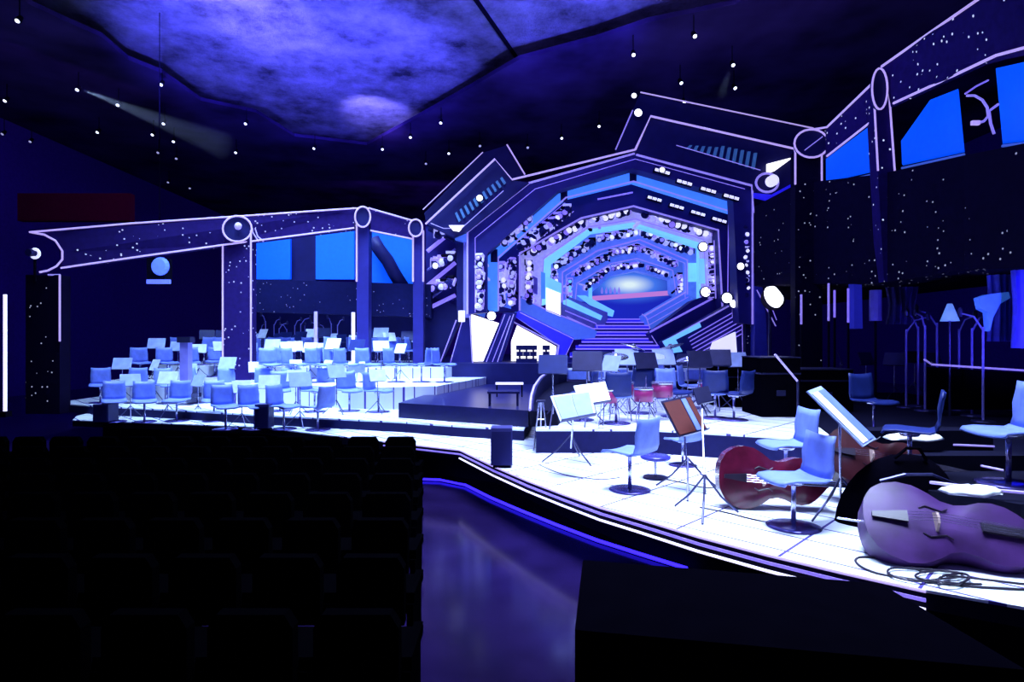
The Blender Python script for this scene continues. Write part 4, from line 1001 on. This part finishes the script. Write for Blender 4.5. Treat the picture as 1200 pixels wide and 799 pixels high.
for i, (x, y, s) in enumerate(((722, 484, .95), (742, 478, 1.1), (766, 482, .95), (786, 476, 1.1), (806, 482, .9))):
    place(cy, at(x, y, .37), (0, 0, i * 1.3), f'{nth(i, 5)} cymbal on a stand in the percussion group', 'cymbals in the percussion group', scale=s)
# white small boxes on the deck before the stairs
mon = thing('floor_monitor', 'x', 'monitor speaker', (0, 0, 0))
MB().prism([(-.32, -.16, 0), (-.32, .2, 0), (-.32, .12, .34), (-.32, -.10, .34)], (.64, 0, 0)).build('cabinet', mat('monitor_white', (.75, .8, .9), .5), mon)
MB().box((0, -.15, .17), (.56, .02, .26), M=Matrix.Rotation(math.radians(-10), 4, 'X')).build('grille', CHAIRW, mon)
freeze(mon)
for i, x in enumerate((676, 697, 722, 744, 768, 792, 815)):
    place(mon, ((x - CX) / F * 17.0, 17.0, .62), (0, 0, 0), f'{nth(i, 7)} white monitor box in front of the stairs', 'white monitor boxes before the stairs', scale=.85 if i % 2 else 1.05)
bench = MB().slab([(1.6, 16.7), (6.2, 16.7), (6.2, 17.28), (1.6, 17.28)], .37, .62).build('long_bench', BLACK); tag(bench, 'long black bench carrying the white monitor boxes', 'bench')
# flight cases / piano mass
for (x0, x1, y0, y1, D, dep, lab) in ((842, 890, 428, 478, 12.4, .8, 'black equipment case behind the percussion, left one'), (892, 938, 418, 492, 10.8, .9, 'tall black equipment case left of the slanting stand'), (940, 1000, 432, 486, 11.6, .8, 'wide black equipment case behind the tall music stand')):
    p = P((x0 + x1) / 2, y1, D); w = (x1 - x0) / F * D; ztop = P(0, y0, D).z
    t = thing('flight_case', lab, 'equipment case', (p.x, D, .37))
    MB().box((0, dep / 2, (ztop - .37) / 2), (w, dep, ztop - .37 - .02)).build('body', BLACKCLOTH, t)
    MB().box((0, dep / 2, (ztop - .37) * .72), (w + .015, dep + .015, .03)).box((0, dep / 2, ztop - .385), (w + .015, dep + .015, .02)).build('metal_band', DARKMETAL, t)
    MB().box((0, -.012, (ztop - .37) * .4), (.16, .02, .1)).build('handle', DARKMETAL, t)
t = thing('light_boom', 'thin pale boom pole leaning beside the tall black case', 'pole', tuple(P(935, 448, 10)))
MB().cyl(P(908, 415, 10), P(935, 447, 10), .018).build('tube', NEON_DIM, t, world=True)
MB().cyl(P(935, 446, 10), (P(935, 0, 10).x, 10, .37), .02).build('stand_pole', DARKMETAL, t, world=True)
# right side low clutter
for i, (x, y, z) in enumerate(((1048, 470, .37), (1072, 462, .37), (1015, 468, .37), (985, 470, .37), (1092, 468, .37))):
    place(ms, at(x, y, z), (0, 0, i * .7 - 1), f'{nth(i, 5)} dark music stand in the shadows under the right gallery', 'dark stands under the right gallery', scale=.9, mats={'desk': DARKMETAL})
for i, (x, d, s) in enumerate(((1062, 12.4, 1.2), (1084, 11.8, 1.25), (1098, 12.3, 1.3), (1124, 11.9, 1.2), (1139, 11.0, 1.2), (1152, 10.2, 1.2), (1076, 12.6, 1.25))):
    place(mic, ((x - CX) / F * d, d, .37), (0, 0, i * 1.7), f'{nth(i, 7)} microphone stand of the shadowy right group', 'microphone stands in the right group', scale=s)
# low white mounds with wavy rims
def cloth(px, py, z, rx, ry, label, rz=0, D=None):
    p = P(px, py, D); n = 20; vs = []; mb = MB()
    for r, h in ((1.0, 0), (.85, .03), (.5, .05), (.2, .06)):
        for i in range(n):
            a = 2 * PI * i / n; w = 1 + .12 * math.sin(3 * a + px)
            vs.append((r * rx * math.cos(a) * w, r * ry * math.sin(a) * w, h + .01 * math.sin(5 * a)))
    fs = [(k * n + i, k * n + (i + 1) % n, (k + 1) * n + (i + 1) % n, (k + 1) * n + i) for k in range(3) for i in range(n)] + [tuple(range(3 * n, 4 * n)), tuple(range(n))[::-1]]
    o = mb.add(vs, fs).build('white_mound', PAPER, smooth=True); o.location = (p.x, p.y, p.z); o.rotation_euler = (0, 0, rz); tag(o, label, 'cloth'); return o

# ---- double basses ------------------------------------------------------------
def outline(x):
    pts = [(0, 0), (.015, .14), (.06, .235), (.14, .30), (.25, .33), (.36, .315), (.45, .26), (.52, .205), (.60, .185), (.68, .20), (.76, .235), (.84, .245), (.92, .225), (.99, .175), (1.05, .105), (1.10, .045), (1.12, .03)]
    for (a, ya), (b, yb) in zip(pts, pts[1:]):
        if a <= x <= b: 
            q = (x - a) / (b - a); return lerp(ya, yb, q)
    return 0
def make_bass(name, label, m, mt, loc, rot, sc=1.0, cat='double bass'):
    t = thing(name, label, cat, loc); t.rotation_euler = rot; t.scale = (sc,) * 3
    xs = [0, .005, .015, .04, .07, .10, .15, .20, .25, .30, .35, .40, .45, .48, .52, .56, .60, .64, .68, .72, .76, .80, .84, .88, .92, .95, .98, 1.01, 1.04, 1.07, 1.10, 1.12]
    up = [(x, max(.004, outline(x) if x > .01 else outline(.015) * (x / .015) ** .5 + .002)) for x in xs]
    loop = [(x, h) for x, h in up] + [(x, -h) for x, h in reversed(up)]
    n = len(loop); cxm = .5
    def skin(y0, bulge):
        vs = []; fs = []; K = 5
        for k in range(K):
            s = 1 - k / K
            for x, z in loop: 
                yy = y0 + bulge * (1 - s ** 2)
                vs.append((cxm + (x - cxm) * (.25 + .75 * s), yy, z * s))
        for k in range(K - 1):
            fs += [(k * n + i, k * n + (i + 1) % n, (k + 1) * n + (i + 1) % n, (k + 1) * n + i) for i in range(n)]
        fs.append(tuple(range((K - 1) * n, K * n)))
        return vs, fs
    v, f = skin(-.1, -.035); MB().add(v, f).build('top_plate', mt, t, smooth=True)
    v, f = skin(.1, .03); MB().add(v, f).build('back_plate', m, t, smooth=True)
    vs = [(x, -.1, z) for x, z in loop] + [(x, .1, z) for x, z in loop]
    MB().add(vs, [(i, (i + 1) % n, n + (i + 1) % n, n + i) for i in range(n)]).build('ribs', m, t, smooth=True)
    MB().prism([(1.05, -.1, -.03), (1.05, -.1, .03), (1.72, -.07, .02), (1.72, -.07, -.02)], (0, .05, 0)).build('neck', m, t)
    MB().prism([(.72, -.165, -.035), (.72, -.165, .035), (1.72, -.105, .02), (1.72, -.105, -.02)], (0, .022, 0)).build('fingerboard', EBONY, t)
    MB().box((1.78, -.07, 0), (.16, .06, .05)).cyl((1.86, -.06, -.035), (1.86, -.06, .035), .04).build('scroll', m, t)
    for s_ in (-1, 1): MB().cyl((1.76, -.07, 0), (1.76, -.07, .09 * s_), .012).build('tuning_peg', CHROME, t)
    MB().prism([(.44, -.125, -.08), (.44, -.125, .08), (.44, -.20, .045), (.44, -.215, 0), (.44, -.20, -.045)], (.016, 0, 0)).build('bridge', mat('maple', (.5, .35, .3), .5), t)
    MB().prism([(.05, -.135, -.02), (.05, -.135, .02), (.27, -.17, .045), (.27, -.17, -.045)], (0, .015, 0)).build('tailpiece', EBONY, t)
    for k in range(4):
        zz = (k - 1.5) * .022; MB().tube([(.27, -.175, zz), (.445, -.212, zz), (1.72, -.112, zz * .6)], .0022, 4).build('string', CHROME, t)
    for s_ in (-1, 1):
        pts = [(.36, -.1335, .10 * s_), (.40, -.136, .125 * s_), (.45, -.136, .11 * s_), (.50, -.136, .095 * s_), (.54, -.134, .12 * s_)]
        MB().tube(pts, .006, 5).build('sound_hole', EBONY, t)
    MB().cyl((-.16, 0, 0), (.01, 0, 0), .008).build('endpin', CHROME, t)
    return t
# 1: red bass lying on its side behind the front chair
make_bass('double_bass', 'red double bass lying on its side behind the front shell chair', WOODRED, WOODRED, (at(842, 594).x, 6.35, .33), (math.radians(-8), math.radians(3), math.radians(-7)), .98)
# 2: big violet-lit bass at the right foreground
make_bass('double_bass', 'large double bass lit violet lying at the right stage edge', WOODLITVIOLET, WOODLITVIOLET, (2.90, 4.97, .25), (math.radians(-46), math.radians(4), math.radians(-19)), 1.1)
# 3: brown bass behind
make_bass('double_bass', 'brown double bass lying behind the black hump at right', WOODDARK, WOODDARK, (3.45, 6.6, .52), (math.radians(-30), math.radians(9), math.radians(-8)), .95)
# black hump: soft dome with a wavy outline, a tube and a loop
t = thing('black_hump', 'black rounded hump between the two right basses', 'instrument bag', (3.72, 5.75, 0))
vs = []; fs = []; n = 28; K = 9
for k in range(K):
    s = math.cos(k / (K - 1) * PI / 2 * .97); h = .66 * math.sin(k / (K - 1) * PI / 2)
    for i in range(n):
        a = 2 * PI * i / n; w = 1 + .15 * math.cos(2 * a) + .05 * math.sin(5 * a)
        vs.append((.50 * s * w * math.cos(a) + .1 * h, .3 * s * w * math.sin(a), h))
for k in range(K - 1): fs += [(k * n + i, k * n + (i + 1) % n, (k + 1) * n + (i + 1) % n, (k + 1) * n + i) for i in range(n)]
fs += [tuple(range(n))[::-1], tuple(range((K - 1) * n, K * n))]
MB().add(vs, fs).build('hump_body', BLACKCLOTH, t, smooth=True)
MB().tube([(-.30, -.2, .45), (-.1, -.25, .52), (.15, -.24, .52), (.4, -.2, .42)], .015).build('front_tube', DARKMETAL, t)
MB().tube([(-.1, -.1, .64), (0, -.12, .74), (.12, -.12, .74), (.2, -.1, .62)], .016).build('handle', BLACKCLOTH, t)  # loop over the top of the hump
cloth(1074, 514, 0, .33, .16, 'bright white mound lying over the brown bass at right', D=6.7)
cloth(1138, 577, 0, .26, .13, 'uneven white mound on the black riser front at right', D=5.15)

# cables --------------------------------------------------------------------------
random.seed(5)
def cable(pts, label, r=.009):
    pp = [Vector(p) for p in pts]; out = []
    for i in range(len(pp) - 1):
        p0 = pp[max(0, i - 1)]; p1 = pp[i]; p2 = pp[i + 1]; p3 = pp[min(len(pp) - 1, i + 2)]
        for k in range(8):
            q = k / 8
            out.append(.5 * ((2 * p1) + (p2 - p0) * q + (2 * p0 - 5 * p1 + 4 * p2 - p3) * q * q + (3 * p1 - p0 - 3 * p2 + p3) * q ** 3))
    out.append(pp[-1])
    o = MB().tube([Vector((p.x, p.y, p.z + r)) for p in out], r, 6).build('cable', EBONY, smooth=True); tag(o, label, 'cable'); return o
def fl_(x, y, z=0): return at(x, y, z)
cable([fl_(x, y) for x, y in ((1085, 672), (1040, 657), (1008, 654), (1004, 661), (1025, 672), (1070, 680), (1110, 686), (1160, 690), (1230, 694))], 'longest black cable looping widest along the right stage edge')
cable([fl_(x, y, .012) for x, y in ((1120, 672), (1080, 668), (1046, 667), (1042, 674), (1070, 682), (1100, 680), (1128, 676), (1112, 670), (1080, 672), (1075, 678), (1110, 684), (1150, 686))], 'tightly coiled black cable by the violet bass')
cable([fl_(x, y, .024) for x, y in ((1105, 676), (1128, 673), (1136, 679), (1120, 686), (1100, 684), (1108, 676), (1150, 680), (1200, 686))], 'short cable curl at the right edge of the coil')
cable([fl_(x, y) for x, y in ((820, 595), (850, 601), (892, 611), (940, 616))], 'thin dark cable from the red bass to the front chair', .007)
cable([fl_(x, y) for x, y in ((632, 545), (660, 556), (700, 562), (726, 560))], 'thin cable crossing the white floor below the left stand', .006)
cable([fl_(x, y) for x, y in ((770, 560), (800, 566), (835, 572), (880, 560))], 'thin cable crossing behind the round stool', .007)

# ================================================================== AUDIENCE SIDE
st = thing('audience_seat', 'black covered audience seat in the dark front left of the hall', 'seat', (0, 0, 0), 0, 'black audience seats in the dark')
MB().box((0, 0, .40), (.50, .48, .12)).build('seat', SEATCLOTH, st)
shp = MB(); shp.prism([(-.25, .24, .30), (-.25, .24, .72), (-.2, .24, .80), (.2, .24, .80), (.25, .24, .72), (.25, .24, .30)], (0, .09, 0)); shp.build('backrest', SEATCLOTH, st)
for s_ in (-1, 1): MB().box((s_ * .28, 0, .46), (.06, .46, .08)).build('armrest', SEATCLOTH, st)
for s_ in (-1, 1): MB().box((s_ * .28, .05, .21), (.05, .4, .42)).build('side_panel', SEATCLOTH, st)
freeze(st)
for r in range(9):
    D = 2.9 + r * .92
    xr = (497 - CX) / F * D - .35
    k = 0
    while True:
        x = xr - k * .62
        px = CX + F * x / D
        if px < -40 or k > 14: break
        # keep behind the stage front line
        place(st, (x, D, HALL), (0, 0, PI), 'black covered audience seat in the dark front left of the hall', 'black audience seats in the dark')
        k += 1
# large black box bottom centre-right
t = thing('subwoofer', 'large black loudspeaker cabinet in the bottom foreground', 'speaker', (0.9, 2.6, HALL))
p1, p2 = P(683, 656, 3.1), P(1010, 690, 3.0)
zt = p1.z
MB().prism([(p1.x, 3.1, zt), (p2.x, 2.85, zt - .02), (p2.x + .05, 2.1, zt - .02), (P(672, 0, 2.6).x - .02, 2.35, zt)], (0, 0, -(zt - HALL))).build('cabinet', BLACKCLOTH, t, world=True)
t2 = MB().box((P(845, 0, 3.3).x, 3.16, P(0, 715, 3.3).z - .02), (.01, .01, .01))
t = thing('work_light', 'small blue lamp glowing in the dark below the stage', 'lamp', tuple(PZ(845, 735, HALL)))
q = P(846, 703, 4.6)
# ================================================================== LIGHTS
def area(name, loc, target, size, energy, col, sy=None, spread=180):
    l = bpy.data.lights.new(name, 'AREA'); l.spread = math.radians(spread); l.energy = energy; l.color = col; l.size = size
    if sy: l.shape = 'RECTANGLE'; l.size_y = sy
    o = bpy.data.objects.new(name, l); C.objects.link(o); o.location = loc
    o.rotation_euler = (Vector(target) - Vector(loc)).to_track_quat('-Z', 'Y').to_euler(); o['kind'] = 'helper'; return o
def spot(name, loc, target, ang, energy, col, blend=.6, r=.1):
    l = bpy.data.lights.new(name, 'SPOT'); l.energy = energy; l.color = col; l.spot_size = math.radians(ang); l.spot_blend = blend; l.shadow_soft_size = r
    o = bpy.data.objects.new(name, l); C.objects.link(o); o.location = loc
    o.rotation_euler = (Vector(target) - Vector(loc)).to_track_quat('-Z', 'Y').to_euler(); o['kind'] = 'helper'; return o
# work light lamp geometry
MB().lathe([(0, 0), (.07, 0), (.05, .06), (0, .07)], q, 12, Matrix.Rotation(PI / 2, 4, 'X')).build('lens', mat('work_lens', (.05, .05, .8), .4, emit=(.02, .02, .7), es=1.0), t, world=True)
MB().box(q + Vector((0, .12, .0)), (.2, .2, .22)).build('housing', RIG, t, world=True)
MB().cyl(q + Vector((0, .12, -.1)), (q.x, q.y + .12, HALL), .02).build('pole', RIG, t, world=True)

area('stage_wash_front', (2.5, 6.5, 9.5), (2.0, 6.8, 0), 5, 1080, (.55, .68, 1), 5, 75)
area('stage_wash_left', (-5, 14, 9.8), (-4.5, 15.5, .5), 8, 1800, (.40, .60, 1), 6, 75)
area('stage_wash_centre', (1.5, 12, 9.8), (1.5, 12, .5), 5, 260, (.4, .45, 1), 5, 60)
area('set_wash', (1.5, 10.5, 8.2), (3.5, 19, 4.5), 4, 260, (.2, .17, 1), 3)
area('side_wash_left', (-8, 3.5, 5), (1, 9, .6), 2.0, 110, (.2, .25, 1), 2.0)
area('arcade_wash', (-6, 9, 9), (-6, 17, 4), 4, 60, (.2, .08, 1), 2)
area('right_arcade_wash', (3, 5, 8.5), (8.5, 10.5, 6.4), 3, 35, (.2, .08, 1), 2)
for (x, y, tx, ty, e, a_) in ((-9, 15, -9.0, 19.5, 1900, 75), (-2, 17, -5.2, 22, 1500, 70), (3, 14, .5, 17.5, 1100, 80), (-6, 12, -6, 17, 1600, 60)):
    spot('ceiling_uplight', (x, y, 7.0), (tx, ty, 12), a_, e * 4.6, (.085, .085, 1), .9)
spot('ceiling_hot_spot', (-6.6, 24, 9.8), (-6.1, 26.5, 12), 60, 1700, (.25, .22, 1), .9)
spot('ceiling_hot_spot', (-8.0, 15.5, 9.0), (-8.1, 18.3, 12), 55, 1900, (.35, .3, 1), .9)
area('back_wall_fill', (0, 34, 9), (0, 47, 3), 20, 330, (.28, .1, 1), 3)  # added unseen purple fill that lifts the back wall
area('left_wall_fill', (-14, 20, 10), (-21, 24, 3), 8, 60, (.28, .1, 1), 3)  # added unseen fill for the left wall
area('rig_ceiling_fill', (2, 24, 7.5), (2, 25, 11), 16, 14, (.3, .12, 1), 10)  # added unseen fill for the underside of the rig ceiling
spot('drape_light', (7.4, 8.0, 1.5), (8.7, 10.3, 2.2), 60, 420, (.1, .08, 1), .6)
spot('hall_floor_fill', (-1.2, 3.6, 3.2), (.15, 6.9, HALL), 32, 1800, (.10, .16, 1), 1.0)  # added unseen spot, makes the blue pool near the stage lip
# haze beams
def beam(x0, y0, x1, y1, r1, dens, e, label, z=SPZ, z1=None, col=(.35, .5, 1)):
    a = spot_at(x0, y0); D1 = a.y * .97; b = P(x1, y1, D1)
    d = (b - a).normalized()
    o = MB().cyl(a + d * .25, b, .06, r1, 20).build('haze_beam', mat('x', (0, 0, 0)))
    hm = bpy.data.materials.new('haze'); hm.use_nodes = True; nt = hm.node_tree; nt.nodes.clear()
    out = nt.nodes.new('ShaderNodeOutputMaterial'); vs_ = nt.nodes.new('ShaderNodeVolumeScatter')
    vs_.inputs['Density'].default_value = dens; vs_.inputs['Color'].default_value = (1, 1, 1, 1)
    nt.links.new(vs_.outputs[0], out.inputs['Volume'])
    o.data.materials[0] = hm; tag(o, label, 'light beam', kind='stuff')
    L = (b - a).length
    spot('beam_lamp', a + d * .22, b, 2 * math.degrees(math.atan(r1 / L)) * 1.05, e, col, .5, .03)
beam(92, 103, 265, 172, .5, .035, 4500, 'faint bluish light beam slanting from a spotlight at upper left')
beam(858, 74, 845, 112, .22, .03, 300, 'short light beam under a spotlight above the portal')

# ================================================================== WORLD & CAMERA
w = bpy.data.worlds.new('world'); bpy.context.scene.world = w; w.use_nodes = True
w.node_tree.nodes['Background'].inputs[0].default_value = (.02, .012, .10, 1); w.node_tree.nodes['Background'].inputs[1].default_value = .5
cam = bpy.data.cameras.new('camera'); co = bpy.data.objects.new('camera', cam); C.objects.link(co)
co.location = (0, 0, HZ); co.rotation_euler = (PI / 2, 0, 0)
cam.sensor_width = 36; cam.lens = F / 1200 * 36; cam.clip_end = 200
sc = bpy.context.scene; sc.camera = co
sc.view_settings.view_transform = 'Standard'; sc.view_settings.look = 'None'; sc.view_settings.exposure = 0; sc.view_settings.gamma = 1
sc.view_settings.use_curve_mapping = False
# prototypes whose first use was a recoloured copy are removed
for pr in (mh, gl, bt, sp, dl, ch, ms, mic, dr, cy, mon, st):
    if pr.name not in USED:
        for c_ in KIDS[pr.name]: bpy.data.objects.remove(c_)
        bpy.data.objects.remove(pr)
